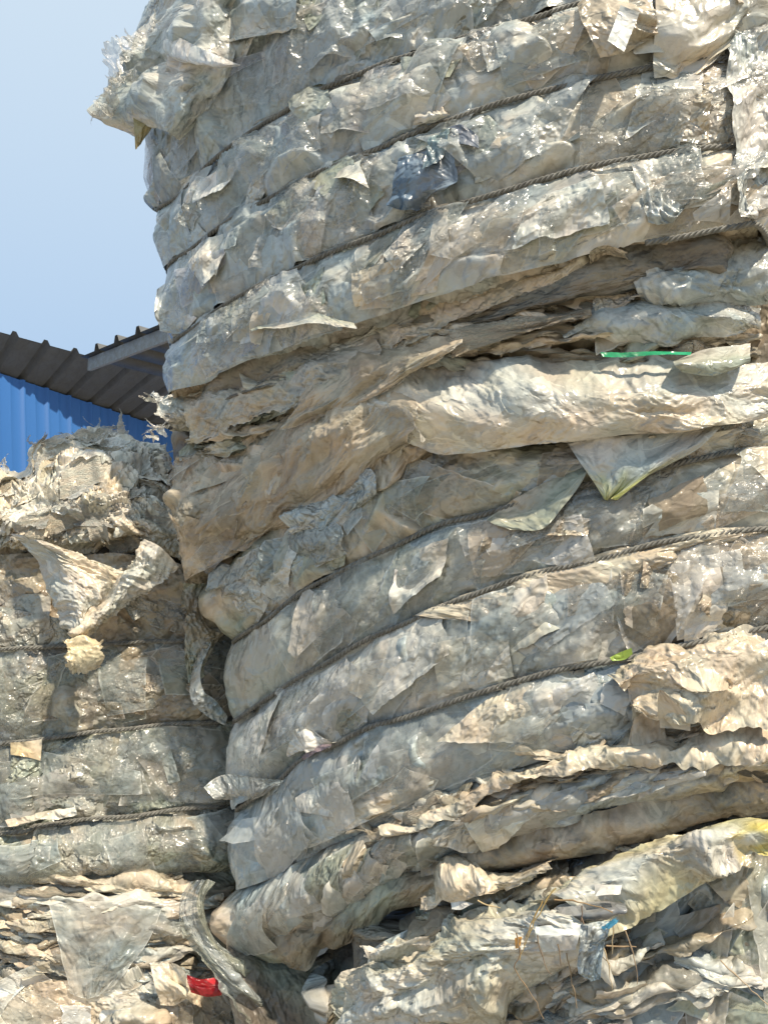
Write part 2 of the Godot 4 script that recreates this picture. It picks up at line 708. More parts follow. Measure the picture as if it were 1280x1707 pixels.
# the point and outward normal of a lofted sheet at (s, t) in 0..1
func sample(g: Dictionary, s: float, t: float) -> Array:
	var w: int = g.w
	var h: int = g.h
	var fx := clampf(s, 0.0, 0.9999) * (w - 1)
	var fy := clampf(t, 0.0, 0.9999) * (h - 1)
	var i := int(fx)
	var j := int(fy)
	fx -= i
	fy -= j
	var p: PackedVector3Array = g.p
	var q := j * w + i
	var v := p[q].lerp(p[q + 1], fx).lerp(p[q + w].lerp(p[q + w + 1], fx), fy)
	return [v, g.n[q]]

# a separate piece of film lying on a lofted layer, one edge free
func scrap(g: Dictionary, s0: float, t0: float, sw: float, sh: float, ang: float, called: String, mat: String, parent: Node3D, o: Dictionary):
	var cell: float = o.get("cell", 0.0068)
	var nc := clampi(int(sw / cell), 5, 80)
	var nr := clampi(int(sh / cell), 4, 60)
	var sd := rng.randf() * 60.0
	var j1: float = o.get("skew", 0.35)
	var cn := []
	for k in 4:
		cn.append(Vector2((-1.0 if k % 2 == 0 else 1.0) * sw * 0.5 * rng.randf_range(1.0 - j1, 1.0 + j1 * 0.5), (-1.0 if k < 2 else 1.0) * sh * 0.5 * rng.randf_range(1.0 - j1, 1.0 + j1 * 0.5)))
	if rng.randf() < 0.45:
		var side := rng.randi() % 4
		var a0: int = [0, 1, 3, 2][side]
		var a1: int = [1, 3, 2, 0][side]
		var f := rng.randf_range(0.5, 1.0)
		cn[a0] = cn[a0].lerp(cn[a1], f * 0.6)
		cn[a1] = cn[a1].lerp(cn[a0], f * 0.6)
	var ca := cos(ang)
	var sa := sin(ang)
	var rag: float = o.get("rag", 0.012)
	var lift: float = o.get("lift", 0.02)
	var lift_dir := rng.randf() * TAU if not o.has("lift_dir") else float(o.lift_dir)
	var lx := cos(lift_dir)
	var ly := sin(lift_dir)
	var amp: float = o.get("crumple", 1.0)
	var over: float = o.get("over", 0.008)
	var k0: int = o.get("k0", 4)
	var k1: int = o.get("k1", 10)
	var w := nc + 1
	var pts := PackedVector3Array()
	var su := PackedFloat32Array()
	var sv := PackedFloat32Array()
	for j in nr + 1:
		var b := float(j) / nr
		for i in nc + 1:
			var a := float(i) / nc
			var e0 := torn(a * sw * 40.0, sd) * rag
			var e1 := torn(a * sw * 40.0, sd + 5.0) * rag
			var e2 := torn(b * sh * 40.0, sd + 9.0) * rag
			var e3 := torn(b * sh * 40.0, sd + 15.0) * rag
			var aa := lerpf(e2 / sw, 1.0 - e3 / sw, a)
			var bb := lerpf(e0 / sh, 1.0 - e1 / sh, b)
			var q: Vector2 = cn[0].lerp(cn[1], aa).lerp(cn[2].lerp(cn[3], aa), bb)
			var x := q.x * ca - q.y * sa
			var y := q.x * sa + q.y * ca
			var at := sample(g, s0 + x / g.ls, t0 + y / g.ht)
			var free := clampf(((a - 0.5) * lx + (b - 0.5) * ly) * 1.5 + 0.25, 0.0, 1.0)
			var hh := lift * free * free + over + amp * crum(q.x + sd, q.y + sd, k0, k1)
			pts.append(at[0] + at[1] * hh + Vector3(0, -0.4 * lift * free * free, 0))
			su.append(q.x + sd)
			sv.append(q.y + sd)
	var done := finish(pts, su, sv, w, nr + 1, o, sd, sw, sh)
	put(done.mesh, called, mats[mat], parent)

func pick(list: Array):
	return list[rng.randi() % list.size()]

# many loose pieces over one layer
func strew(g: Dictionary, n: int, parent: Node3D, palette: Array, o := {}):
	for k in n:
		var s := rng.randf_range(o.get("s0", 0.02), o.get("s1", 0.98))
		var t := rng.randf_range(o.get("t0", 0.15), o.get("t1", 0.85))
		var big: float = rng.randf()
		var sw: float = lerpf(o.get("w0", 0.09), o.get("w1", 0.5), big * sqrt(big))
		var sh: float = minf(lerpf(o.get("h0", 0.06), o.get("h1", 0.2), rng.randf()), g.ht * 0.95)
		var ang: float = rng.randfn(o.get("ang", 0.0), o.get("ang_dev", 0.5))
		var c: Color = pick(palette)
		var clear := rng.randf() < float(o.get("clear", 0.7))
		var mat: String = pick(o.get("kinds", ["taut", "crinkled", "crinkled", "glossy"])) + ("_clear" if clear else "_film")
		if clear and rng.randf() < 0.5:
			mat = pick(["sheer_film", "milky_film"])
		scrap(g, s, t, sw, sh, ang, "film_sheet", mat, parent, {"c0": c, "c1": c.lerp(pick(palette), 0.5), "alpha": rng.randf_range(0.35, 0.75) if clear else 1.0, "dirt": rng.randf_range(0.0, 0.25),
			"lift": absf(rng.randfn(0.0, o.get("lift", 0.009))) * (1.0 if rng.randf() < 0.4 else 0.2), "crumple": rng.randf_range(0.2, 0.75) * o.get("amp", 1.0), "rag": rng.randf_range(0.0, 0.007) * o.get("torn", 1.0), "over": rng.randf_range(0.004, 0.013), "k0": rng.randi() % 3, "k1": 6})

# sheets tucked in along the top of a layer and hanging loose at their lower edge
func drapes(g: Dictionary, n: int, parent: Node3D, palette: Array, o := {}):
	for k in n:
		var s := lerpf(o.get("s0", 0.3), o.get("s1", 0.92), (k + rng.randf()) / n)
		var c: Color = pick(palette)
		scrap(g, s, rng.randf_range(0.35, 0.55), rng.randf_range(0.14, 0.36), g.ht * rng.randf_range(0.5, 0.95), rng.randfn(0.0, 0.3), "film_sheet", pick(["taut_film", "crinkled_film", "taut_clear", "crinkled_clear", "milky_film"]), parent,
			{"c0": c, "c1": c.lerp(pick(palette), 0.5), "dirt": rng.randf_range(0.0, 0.15), "alpha": 0.7, "lift": rng.randf_range(0.006, 0.03), "lift_dir": PI / 2 + rng.randfn(0.0, 0.4), "crumple": rng.randf_range(0.3, 0.8), "rag": 0.006, "over": rng.randf_range(0.008, 0.016) + o.get("over", 0.0), "k0": 1, "k1": 7, "skew": 0.75})

# broad clear wrappings over a layer
func wrap_over(g: Dictionary, n: int, parent: Node3D, o := {}):
	for k in n:
		var s := lerpf(o.get("s0", 0.3), o.get("s1", 0.92), (k + rng.randf()) / n)
		var c: Color = pick(o.get("palette", [PALE, WHITE, GREY]))
		scrap(g, s, rng.randf_range(0.4, 0.6), rng.randf_range(0.28, 0.7), g.ht * rng.randf_range(0.7, 1.15), rng.randfn(0.0, 0.16), "clear_wrapping", pick(["sheer_film", "milky_film", "taut_clear", "crinkled_clear", "glossy_clear"]), parent, {"alpha": rng.randf_range(0.25, 0.5), "c0": c, "c1": GREY, "dirt": 0.05, "lift": 0.004, "crumple": rng.randf_range(0.5, 1.0), "rag": 0.002, "over": rng.randf_range(0.006, 0.014), "k0": 1, "k1": 8, "skew": 0.25})

# thin layers pressed on each other, seen at their torn edges: between two lines, sticking out and drooping
func strata(a: Array, b: Array, n: int, parent: Node3D, palette: Array, o := {}):
	var la := spline(a, 60)
	var lb := spline(b, 60)
	for k in n:
		var t := rng.randf_range(o.get("t0", 0.0), o.get("t1", 1.0))
		var len := rng.randf_range(o.get("l0", 0.12), o.get("l1", 0.5))
		var total := la[0].distance_to(la[59])
		var f := clampf(len / total, 0.04, 0.9)
		var s := rng.randf_range(o.get("s0", 0.0), o.get("s1", 1.0)) * (1.0 - f)
		var inner := []
		var outer := []
		var lip := []
		var push: float = rng.randf_range(o.get("out0", 0.02), o.get("out1", 0.09))
		var droop: float = rng.randf_range(o.get("droop0", 0.01), o.get("droop1", 0.06))
		var tilt := rng.randf_range(-0.02, 0.02)
		for i in 6:
			var x := clampf((s + f * i / 5.0) * 59.0, 0.0, 58.999)
			var p := la[int(x)].lerp(la[int(x) + 1], x - int(x)).lerp(lb[int(x)].lerp(lb[int(x) + 1], x - int(x)), t)
			var out := (EYE - p)
			out.y = 0
			out = out.normalized()
			var e := sin(PI * (i + 0.6) / 6.2)
			p.y += tilt * (i - 2.5) + rng.randf_range(-0.006, 0.006)
			inner.append(p - out * 0.10 + Vector3(0, 0.012, 0))
			outer.append(p + out * push * e * 0.75 + Vector3(0, 0.002, 0))
			lip.append(p + out * push * e * rng.randf_range(0.85, 1.1) - Vector3(0, droop * e, 0))
		var c: Color = pick(palette)
		var clear := rng.randf() < 0.25
		film([inner, outer, lip], "film_sheet", pick(["crinkled", "taut", "streaky", "dull"]) + ("_clear" if clear else "_film"), parent, {"cell": o.get("cell", 0.008), "crumple": rng.randf_range(0.3, 0.9) * o.get("amp", 1.0), "k0": 2, "k1": 8,
			"undulate": 0.012, "und_f": 8.0, "rag": [0.0, rng.randf_range(0.005, 0.03), 0.01, 0.01], "rag_freq": 40.0, "c0": c, "c1": c.lerp(pick(palette), 0.6), "dirt": rng.randf_range(0.1, 0.45), "alpha": 0.6 if clear else 1.0,
			"ridge": 0.006, "rx": 16.0, "ry": 4.0})

# a narrow torn shred of film from p along d, curling
func shred(p: Vector3, d: Vector3, long: float, wide: float, parent: Node3D, c: Color, mat := "glossy_clear", alpha := 0.7):
	var a := []
	var b := []
	var side := d.cross(Vector3(rng.randfn(0, 0.4), rng.randfn(0, 0.4), 1)).normalized()
	var q := p
	var dir := d.normalized()
	for i in 7:
		var f := i / 6.0
		var wd := wide * (1.0 - 0.8 * f) * (0.7 + 0.5 * rng.randf())
		a.append(q + side * wd * 0.5)
		b.append(q - side * wd * 0.5)
		dir = (dir + Vector3(rng.randfn(0, 0.33), rng.randfn(0, 0.3), rng.randfn(0, 0.33))).normalized()
		side = (side + Vector3(rng.randfn(0, 0.3), rng.randfn(0, 0.3), rng.randfn(0, 0.3))).normalized()
		q += dir * long / 6.0
	film([a, b], "film_shred", mat, parent, {"cell": 0.005, "crumple": 0.7, "k0": 6, "k1": 12, "undulate": 0.004, "c0": c, "c1": c.lerp(WHITE, 0.4), "alpha": alpha, "dirt": 0.1, "rag": [0.006, 0.006, 0.0, 0.0], "rag_freq": 90.0})

# ------------------------------------------------------------------ rope: three strands laid round each other
func rope(pts: Array, parent: Node3D, rad := 0.0075):
	var ls := length_of(pts)
	var n := clampi(int(ls / 0.006), 10, 420)
	var c := spline(pts, n + 1)
	var st := SurfaceTool.new()
	st.begin(Mesh.PRIMITIVE_TRIANGLES)
	var sides := 6
	var at := 0
	for strand in 3:
		for i in n + 1:
			var t := (c[mini(i + 1, n)] - c[maxi(i - 1, 0)]).normalized()
			var e1 := t.cross(Vector3.UP).normalized()
			var e2 := e1.cross(t)
			var ph := TAU * (strand / 3.0 + ls * float(i) / n / (rad * 6.0))
			var sag := 0.004 * nz.get_noise_2d(ls * i / n * 3.0, ls * 7.0)
			var o := c[i] + (e1 * cos(ph) + e2 * sin(ph)) * rad * 0.55 + Vector3(0, sag, 0)
			var g := 0.8 + 0.3 * nz.get_noise_2d(i * 0.3, strand * 9.0)
			for k in sides:
				var b := TAU * k / sides
				var nn := e1 * cos(b) + e2 * sin(b)
				st.set_color(Color(0.20 * g, 0.195 * g, 0.17 * g))
				st.set_normal(nn)
				st.add_vertex(o + nn * rad * 0.62)
		for i in n:
			for k in sides:
				var a := at + i * sides + k
				var b2 := at + i * sides + (k + 1) % sides
				for v in [a, b2, a + sides, b2, b2 + sides, a + sides]:
					st.add_index(v)
		at += (n + 1) * sides
	put(st.commit(), "rope", mats.rope, parent)

# ------------------------------------------------------------------ boxes and the packed inside of a bale
func quad_strip(st: SurfaceTool, a: Vector3, b: Vector3, c: Vector3, d: Vector3):
	for v in [a, b, c, a, c, d]:
		st.add_vertex(v)

func core(surf: String, y0: float, y1: float, inset: float, parent: Node3D):
	var pl: Dictionary = plans[surf]
	var pts: Array[Vector2] = pl.p
	var mid := Vector2.ZERO
	for p in pts:
		mid += p
	mid /= pts.size()
	var lines := []
	var ring := []
	for i in range(0, pts.size(), 2):
		ring.append(pts[i])
	ring.append(pts[0])
	for lv in [[y0 + 0.02, 0.93], [y0 + 0.05, 1.0], [(y0 * 2 + y1) / 3, 1.02], [(y0 + y1 * 2) / 3, 1.02], [y1 - 0.05, 1.0], [y1 - 0.02, 0.92], [y1, 0.2]]:
		var row := []
		for p in ring:
			var q: Vector2 = p - mid
			q = q * lv[1] - q.normalized() * inset
			row.append(Vector3(mid.x + q.x, lv[0], mid.y + q.y))
		lines.append(row)
	var g := loft(lines, {"cell": 0.03, "crumple": 0.5, "k0": 0, "k1": 6, "undulate": 0.02, "c0": Color(0.30, 0.275, 0.225), "c1": Color(0.22, 0.20, 0.165), "dirt": 0.3})
	put(g.mesh, "packed_film", mats.dull_film, parent)

func box_mesh(size: Vector3) -> Mesh:
	var b := BoxMesh.new()
	b.size = size
	return b

# ------------------------------------------------------------------ ground and shed
func ground_and_shed():
	var pm := PlaneMesh.new()
	pm.size = Vector2(600, 600)
	var gr := put(pm, "ground", mats.ground)
	gr.set_meta("kind", "structure")
	# the shed wall runs away from the camera to the right
	var w0 := at_depth(0, 622, 7.0)
	var far_ray := ray(240, 702)
	var w1 := EYE + far_ray * ((w0.y - EYE.y) / far_ray.y)
	var d := (w1 - w0).normalized()
	d.y = 0
	d = d.normalized()
	var n := Vector3(-d.z, 0, d.x)
	var eave := w0.y
	var shed := thing("blue_shed", "blue ribbed steel shed with a dark corrugated roof overhanging its wall behind the bales", "shed", Vector3(w0.x, 0, w0.z))
	var foot := Vector3(w0.x, 0, w0.z)
	# ribbed wall panels, each 0.84 m wide
	for k in range(-5, 9):
		var st := SurfaceTool.new()
		st.begin(Mesh.PRIMITIVE_TRIANGLES)
		var prof := []
		for r in 3:
			var x := r * 0.28
			prof.append_array([[x, 0.0], [x + 0.09, 0.0], [x + 0.105, 0.006], [x + 0.12, 0.0], [x + 0.215, 0.0], [x + 0.232, 0.028], [x + 0.258, 0.028], [x + 0.275, 0.0]])
		prof.append([0.838, 0.0])
		for i in prof.size() - 1:
			var a: Vector3 = foot + d * (k * 0.84 + prof[i][0]) + n * prof[i][1]
			var b: Vector3 = foot + d * (k * 0.84 + prof[i + 1][0]) + n * prof[i + 1][1]
			quad_strip(st, a, b, b + Vector3(0, eave, 0), a + Vector3(0, eave, 0))
		st.generate_normals()
		put(st.commit(), "wall_panel", mats.blue, shed)
	# back of the shed, so that it is a closed room
	var bx := put(box_mesh(Vector3(5.6, eave - 0.1, 11.6)), "shed_body", mats.blue, shed)
	bx.position = d * 1.7 - n * 2.86 + Vector3(0, (eave - 0.1) / 2, 0)
	bx.basis = Basis(n, Vector3.UP, -d)
	# corrugated roof sheets: outer edge where the sight line through the eave meets the overhang
	var over := 0.22
	var r := ray(0, 554)
	var e0 := foot + n * over
	var k2 := (e0 - EYE).dot(n) / r.dot(n)
	var edge := EYE + r * k2
	var rise := (edge.y - eave) / over
	var s0 := (edge - foot).dot(d)
	# the overhang widens towards the back
	var r2 := ray(155, 596)
	var e1 := EYE + r2 * ((edge.y - EYE.y) / r2.y)
	var de := (e1 - edge) / maxf((e1 - edge).dot(d), 0.1)
	for k in range(-3, 8):
		var st := SurfaceTool.new()
		st.begin(Mesh.PRIMITIVE_TRIANGLES)
		var prof := []
		for q in 3:
			var x := q * 0.29
			prof.append_array([[x, 0.0], [x + 0.20, 0.0], [x + 0.222, 0.045], [x + 0.255, 0.045], [x + 0.278, 0.0]])
		prof.append([0.87, 0.0])
		for lift in [0.0, 0.004]:
			for i in prof.size() - 1:
				var a: Vector3 = foot + d * (k * 0.87 + prof[i][0]) + Vector3(0, prof[i][1] + lift, 0)
				var b: Vector3 = foot + d * (k * 0.87 + prof[i + 1][0]) + Vector3(0, prof[i + 1][1] + lift, 0)
				var oa: Vector3 = edge + de * (k * 0.87 + prof[i][0] - s0) + Vector3(0, prof[i][1] + lift, 0)
				var ob: Vector3 = edge + de * (k * 0.87 + prof[i + 1][0] - s0) + Vector3(0, prof[i + 1][1] + lift, 0)
				var back := -n * 5.8 + Vector3(0, eave + 0.02 - rise * 5.8 * 0.2, 0)
				var m := Vector3(0, eave + 0.02, 0)
				quad_strip(st, oa - shed.position, ob - shed.position, b + m - shed.position, a + m - shed.position)
				quad_strip(st, a + m - shed.position, b + m - shed.position, b + back - shed.position, a + back - shed.position)
		st.generate_normals()
		put(st.commit(), "roof_sheet", mats.roof, shed).position = Vector3.ZERO
	# lean-to roof in front of the shed: white fascia board, corrugated sheets over it
	var fa := at_depth(150, 598, 6.9)
	var fb := at_depth(420, 490, 5.2)
	var along := (fb - fa).normalized()
	var level := Vector3(along.x, 0, along.z).normalized()
	var away := Vector3(level.z, 0, -level.x).normalized()
	if away.z > 0:
		away = -away
	var porch := thing("lean_to_roof", "dark corrugated lean-to roof with a weathered white fascia board beside the big stack", "roof", Vector3(fa.x, 0, fa.z))
	var fasc := put(box_mesh(Vector3((fb - fa).length() + 0.02, 0.11, 0.03)), "fascia_board", mats.fascia, porch)
	fasc.transform = Transform3D(Basis(along, away.cross(along).normalized() * -1.0 if away.cross(along).y < 0 else away.cross(along).normalized(), away), (fa + fb) / 2 - porch.position - Vector3(0, 0.055, 0))
	var st2 := SurfaceTool.new()
	st2.begin(Mesh.PRIMITIVE_TRIANGLES)
	var ln := (fb - fa).length()
	var x0 := -0.05
	while x0 < ln:
		var pr := [[0.0, 0.0], [0.27, 0.0], [0.295, 0.06], [0.335, 0.06], [0.36, 0.0]]
		for i in 4:
			var a: Vector3 = fa - away * 0.06 + along * (x0 + pr[i][0]) + Vector3(0, 0.012 + pr[i][1], 0)
			var b: Vector3 = fa - away * 0.06 + along * (x0 + pr[i + 1][0]) + Vector3(0, 0.012 + pr[i + 1][1], 0)
			var dn := away * 2.6 + Vector3(0, -0.12, 0)
			quad_strip(st2, a, b, b + dn, a + dn)
			quad_strip(st2, a + Vector3(0, 0.004, 0), b + Vector3(0, 0.004, 0), b + dn + Vector3(0, 0.004, 0), a + dn + Vector3(0, 0.004, 0))
		x0 += 0.36
	st2.generate_normals()
	put(st2.commit(), "roof_sheet", mats.roof, porch)
	for f in [0.35, 0.97]:
		var post := put(box_mesh(Vector3(0.08, fa.lerp(fb, f).y - 0.13, 0.08)), "post", mats.roof, porch)
		var at: Vector3 = fa.lerp(fb, f) + away * 2.3
		post.position = Vector3(at.x - fa.x, (fa.lerp(fb, f).y - 0.13) / 2, at.z - fa.z)

# ------------------------------------------------------------------ bales
func bale(called: String, label: String, surf: String, y0: float, y1: float, inset: float) -> Node3D:
	var pl: Dictionary = plans[surf]
	var c: Vector2 = pl.p0 + pl.t * pl.w * 0.5 - pl.n * pl.deep * 0.5
	var o := thing(called, label, "bale", Vector3(c.x, y0, c.y), "stacked bales of waste film")
	core(surf, y0, y1, inset, o)
	return o

func upper_bale():
	rng.seed = 917
	var pal := [GREY, GREY, COOL, PALE, LILAC, OLIVE]
	var warm := [PALE, CREAM, TAN, GREY, PALE]
	var b := bale("film_bale", "uppermost film bale of the tall stack, grey green sheets tied with twisted ropes", "top", 2.50, 3.72, 0.10)
	var ra := "265,350 300,325 360,262 450,200 520,158 620,115 700,88 780,62 870,35 965,6 1100,-25 1262,-48"
	var rb := "283,443 320,415 380,370 445,332 525,290 640,242 750,200 840,170 940,142 1085,112 1210,96 1270,92"
	var rc := "290,572 320,548 360,520 425,480 500,445 575,410 640,386 740,347 850,315 965,282 1090,258 1190,247 1265,242"
	var rd := "285,655 330,640 420,600 520,566 640,522 800,472 960,428 1075,405 1165,388 1262,376"
	var t0 := "250,150 400,30 620,-70 900,-170 1290,-240"
	var g := film([line("top", "240,20 400,-140 620,-270 900,-380 1290,-480", 0.0, "lr"), line("top", t0, 0.0, "lr")], "film_layer", "crinkled_film", b, {"bulge": 0.036, "gather": 0.018, "undulate": 0.004, "k0": 1, "k1": 7, "c0": GREY, "c1": PALE})
	g = film([line("top", t0, 0.0, "lr"), line("top", ra, 0.0, "lr")], "film_layer", "crinkled_film", b, {"bulge": 0.036, "gather": 0.018, "undulate": 0.004, "k0": 1, "k1": 7, "cell": 0.006, "tip": Color(0.80, 0.71, 0.565), "tip0": 0.40, "tip_v": false, "c0": GREY, "c1": COOL, "crumple": 1.3})
	strew(g, 36, b, pal, {"s0": 0.22, "s1": 0.92, "ang": -0.3, "ang_dev": 0.8, "lift": 0.02})
	wrap_over(g, 6, b)
	g = film([line("top", ra, 0.0, "lr"), line("top", rb, 0.0, "lr")], "film_layer", "taut_film", b, {"bulge": 0.036, "gather": 0.018, "undulate": 0.004, "k0": 1, "k1": 7, "cell": 0.006, "tip": Color(0.80, 0.71, 0.565), "tip0": 0.40, "tip_v": false, "c0": GREY, "c1": COOL, "crumple": 0.8})
	strew(g, 18, b, pal, {"s0": 0.25, "s1": 0.6, "ang": -0.5, "ang_dev": 0.8})
	wrap_over(g, 7, b)
	drapes(g, 4, b, [PALE, GREY, PALE, CREAM, WHITE])
	strew(g, 16, b, warm, {"s0": 0.6, "s1": 0.93, "ang": -0.2, "ang_dev": 0.7, "clear": 0.7, "lift": 0.008})
	g = film([line("top", rb, 0.0, "lr"), line("top", rc, 0.0, "lr")], "film_layer", "taut_film", b, {"bulge": 0.036, "gather": 0.018, "undulate": 0.004, "k0": 1, "k1": 7, "cell": 0.006, "tip": Color(0.80, 0.71, 0.565), "tip0": 0.40, "tip_v": false, "c0": GREY, "c1": COOL, "crumple": 0.8})
	strew(g, 16, b, pal, {"s0": 0.25, "s1": 0.6, "ang": -0.4, "ang_dev": 0.8})
	wrap_over(g, 7, b)
	drapes(g, 4, b, [PALE, GREY, PALE, CREAM, WHITE])
	strew(g, 16, b, warm, {"s0": 0.6, "s1": 0.93, "ang": -0.3, "ang_dev": 0.5, "clear": 0.7, "lift": 0.008})
	g = film([line("top", rc, 0.0, "lr"), line("top", rd, 0.0, "lr")], "film_layer", "taut_film", b, {"bulge": 0.036, "gather": 0.018, "undulate": 0.004, "k0": 1, "k1": 7, "cell": 0.006, "tip": Color(0.80, 0.71, 0.565), "tip0": 0.40, "tip_v": false, "c0": GREY, "c1": COOL, "crumple": 0.7})
	strew(g, 14, b, pal, {"s0": 0.3, "s1": 0.55, "ang": -0.4, "ang_dev": 0.4, "clear": 0.8, "lift": 0.006})
	wrap_over(g, 7, b)
	drapes(g, 4, b, [PALE, GREY, PALE, CREAM, WHITE])
	strew(g, 34, b, [CREAM, TAN, PALE, OLIVE], {"s0": 0.5, "s1": 0.93, "ang": -0.3, "ang_dev": 0.3, "w1": 0.4, "h1": 0.12, "t0": 0.3, "t1": 0.95})
	for r in [ra, rb, rc]:
		rope(line("top", r, 0.030, "l"), b)
	rope(line("top", "1075,405 1120,396 1165,388 1225,380 1262,376", 0.03, "r"), b)
	# right-hand edge: sheets hanging over the corner
	film([line("top", "1210,60 1280,40", 0.06), line("top", "1215,180 1290,160", 0.07), line("top", "1240,330 1300,280", 0.04)], "film_sheet", "crinkled_film", b, {"c0": GREY, "c1": PALE, "rag": [0, 0.03, 0.01, 0.0]})
	film([line("top", "1225,300 1290,240", 0.05), line("top", "1235,360 1290,330", 0.07), line("top", "1262,350 1290,340", 0.05)], "film_sheet", "glossy_film", b, {"c0": PALE, "c1": GREY})

func middle_bale():
	rng.seed = 934
	var pal := [GREY, GREY, COOL, OLIVE, PALE]
	var warm := [PALE, CREAM, TAN, TAN, BROWN, GREY]
	var b := bale("film_bale", "middle film bale of the tall stack, bulging between sunken ropes under a broad crumpled sheet", "mid", 1.05, 2.36, 0.13)
	# ---- ragged joint under the upper bale
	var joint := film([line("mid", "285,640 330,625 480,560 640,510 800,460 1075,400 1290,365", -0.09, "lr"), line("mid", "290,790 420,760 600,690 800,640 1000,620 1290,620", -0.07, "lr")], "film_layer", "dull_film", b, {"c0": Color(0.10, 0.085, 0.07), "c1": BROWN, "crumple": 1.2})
	film([line("top", "285,640 330,628 420,588 520,552 640,508 800,458 960,415 1075,392 1262,364", 0.0), line("mid", "290,672 340,660 430,618 530,585 650,540 810,490 970,446 1080,425 1262,400", 0.09), line("mid", "300,705 350,690 440,650 540,612 660,566 820,512 980,470 1085,440 1262,412", 0.07)], "film_sheet", "crinkled_film", b, {"cell": 0.006, "c0": GREY, "c1": TAN, "crumple": 1.0, "k0": 1, "k1": 9, "ridge": 0.014, "rx": 5.0, "ry": 16.0, "rag": [0, 0.05, 0, 0], "rag_freq": 14.0, "tip": TAN, "tip0": 0.3, "tip_v": false})
	strata(line("mid", "300,650 420,600 560,545 700,490 850,450 1000,420 1280,385"), line("mid", "300,780 420,745 560,680 700,610 850,595 1000,595 1280,600"), 110, b, [TAN, PALE, CREAM, CREAM, PALE, BROWN, OLIVE], {"out0": 0.03, "out1": 0.11, "l0": 0.15, "l1": 0.6})
	film([line("mid", "296,662 400,618 500,578 610,540", 0.03), line("mid", "300,692 410,652 520,612 630,572", 0.15), line("mid", "322,742 430,702 545,655 645,612", 0.13)], "film_sheet", "crinkled_clear", b, {"cell": 0.006, "c0": PALE, "c1": CREAM, "alpha": 0.85, "crumple": 0.7, "ridge": 0.012, "rx": 4.0, "ry": 14.0, "rag": [0, 0.03, 0.02, 0.02]})
	film([line("mid", "500,612 600,575 700,560 760,548", 0.06), line("mid", "500,660 600,625 700,592 770,575", 0.17), line("mid", "455,722 560,690 640,655 720,606", 0.15)], "film_sheet", "taut_clear", b, {"cell": 0.006, "c0": CREAM, "c1": TAN, "alpha": 0.8, "crumple": 0.6, "ridge": 0.01, "rx": 4.0, "ry": 14.0, "rag": [0, 0.02, 0.02, 0.02]})
	film([line("mid", "400,738 520,668 640,612 690,640", 0.05), line("mid", "372,800 500,735 640,672 700,680", 0.15), line("mid", "310,880 450,830 590,765 690,725", 0.13), line("mid", "330,930 460,880 570,820 660,765", 0.05)], "film_sheet", "taut_clear", b, {"cell": 0.006, "c0": TAN, "c1": CREAM, "alpha": 0.75, "crumple": 0.7, "ridge": 0.014, "rx": 3.0, "ry": 12.0, "rag": [0, 0.02, 0.03, 0.02]})
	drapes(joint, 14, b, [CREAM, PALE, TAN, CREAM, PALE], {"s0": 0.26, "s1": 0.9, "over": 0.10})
	var m0 := film([line("mid", "288,770 400,742 500,690 600,636 700,648", 0.0, "l"), line("mid", "292,860 400,830 520,770 640,715 720,705", 0.10, "l"), line("mid", "310,970 420,910 520,872 610,818 720,765", 0.0, "l")], "film_layer", "crinkled_film", b, {"c0": TAN, "c1": BROWN, "crumple": 1.5, "ridge": 0.012, "rx": 14.0, "ry": 5.0, "dirt": 0.35})
	strew(m0, 34, b, [TAN, TAN, BROWN, PALE, CREAM], {"s0": 0.4, "s1": 0.98, "ang": -0.6, "ang_dev": 0.3, "w1": 0.36, "lift": 0.03, "t0": 0.1, "t1": 0.95})
	# ---- bands between the ropes
	var re := "390,1068 440,1035 490,995 550,960 640,918 730,877 805,855 980,808 1100,780 1165,764 1290,744"
	var rf := "392,1200 410,1190 475,1145 550,1100 640,1053 715,1020 790,990 875,962 980,935 1100,905 1230,887 1290,880"
	var rg := "395,1350 450,1315 500,1270 550,1245 620,1212 705,1185 790,1157 865,1137 950,1113 1050,1095 1175,1068 1290,1044"
	var rh := "398,1482 450,1465 500,1437 550,1410 640,1373 700,1340 800,1300 930,1262 1060,1240 1180,1225 1290,1215"
	var g := film([line("mid", "345,975 400,925 480,870 600,800 700,757 850,745 960,735 1100,722 1290,690", 0.0, "lr"), line("mid", re, 0.0, "lr")], "film_layer", "taut_film", b, {"bulge": 0.036, "gather": 0.018, "undulate": 0.004, "k0": 1, "k1": 7, "cell": 0.006, "tip": Color(0.80, 0.71, 0.565), "tip0": 0.40, "tip_v": false, "c0": OLIVE, "c1": TAN, "dirt": 0.35})
	strew(g, 22, b, [GREY, OLIVE, PALE], {"s0": 0.3, "s1": 0.55, "ang": -0.6, "ang_dev": 0.4, "kinds": ["glossy", "crinkled"]})
	strew(g, 20, b, warm, {"s0": 0.55, "s1": 0.93, "ang": -0.3, "ang_dev": 0.5})
	g = film([line("mid", re, 0.0, "lr"), line("mid", rf, 0.0, "lr")], "film_layer", "taut_film", b, {"bulge": 0.036, "gather": 0.018, "undulate": 0.004, "k0": 1, "k1": 7, "cell": 0.006, "tip": Color(0.80, 0.71, 0.565), "tip0": 0.40, "tip_v": false, "c0": Color(0.43, 0.445, 0.39), "c1": Color(0.46, 0.45, 0.39), "crumple": 0.35})
	wrap_over(g, 7, b)
	drapes(g, 4, b, [PALE, GREY, PALE, CREAM, WHITE])
	strew(g, 9, b, pal, {"s0": 0.3, "s1": 0.6, "ang": -0.4, "ang_dev": 0.3, "clear": 0.9, "lift": 0.004, "amp": 0.4, "w1": 0.4})
	strew(g, 20, b, warm, {"s0": 0.6, "s1": 0.93, "ang": -0.3, "ang_dev": 0.5, "lift": 0.012})
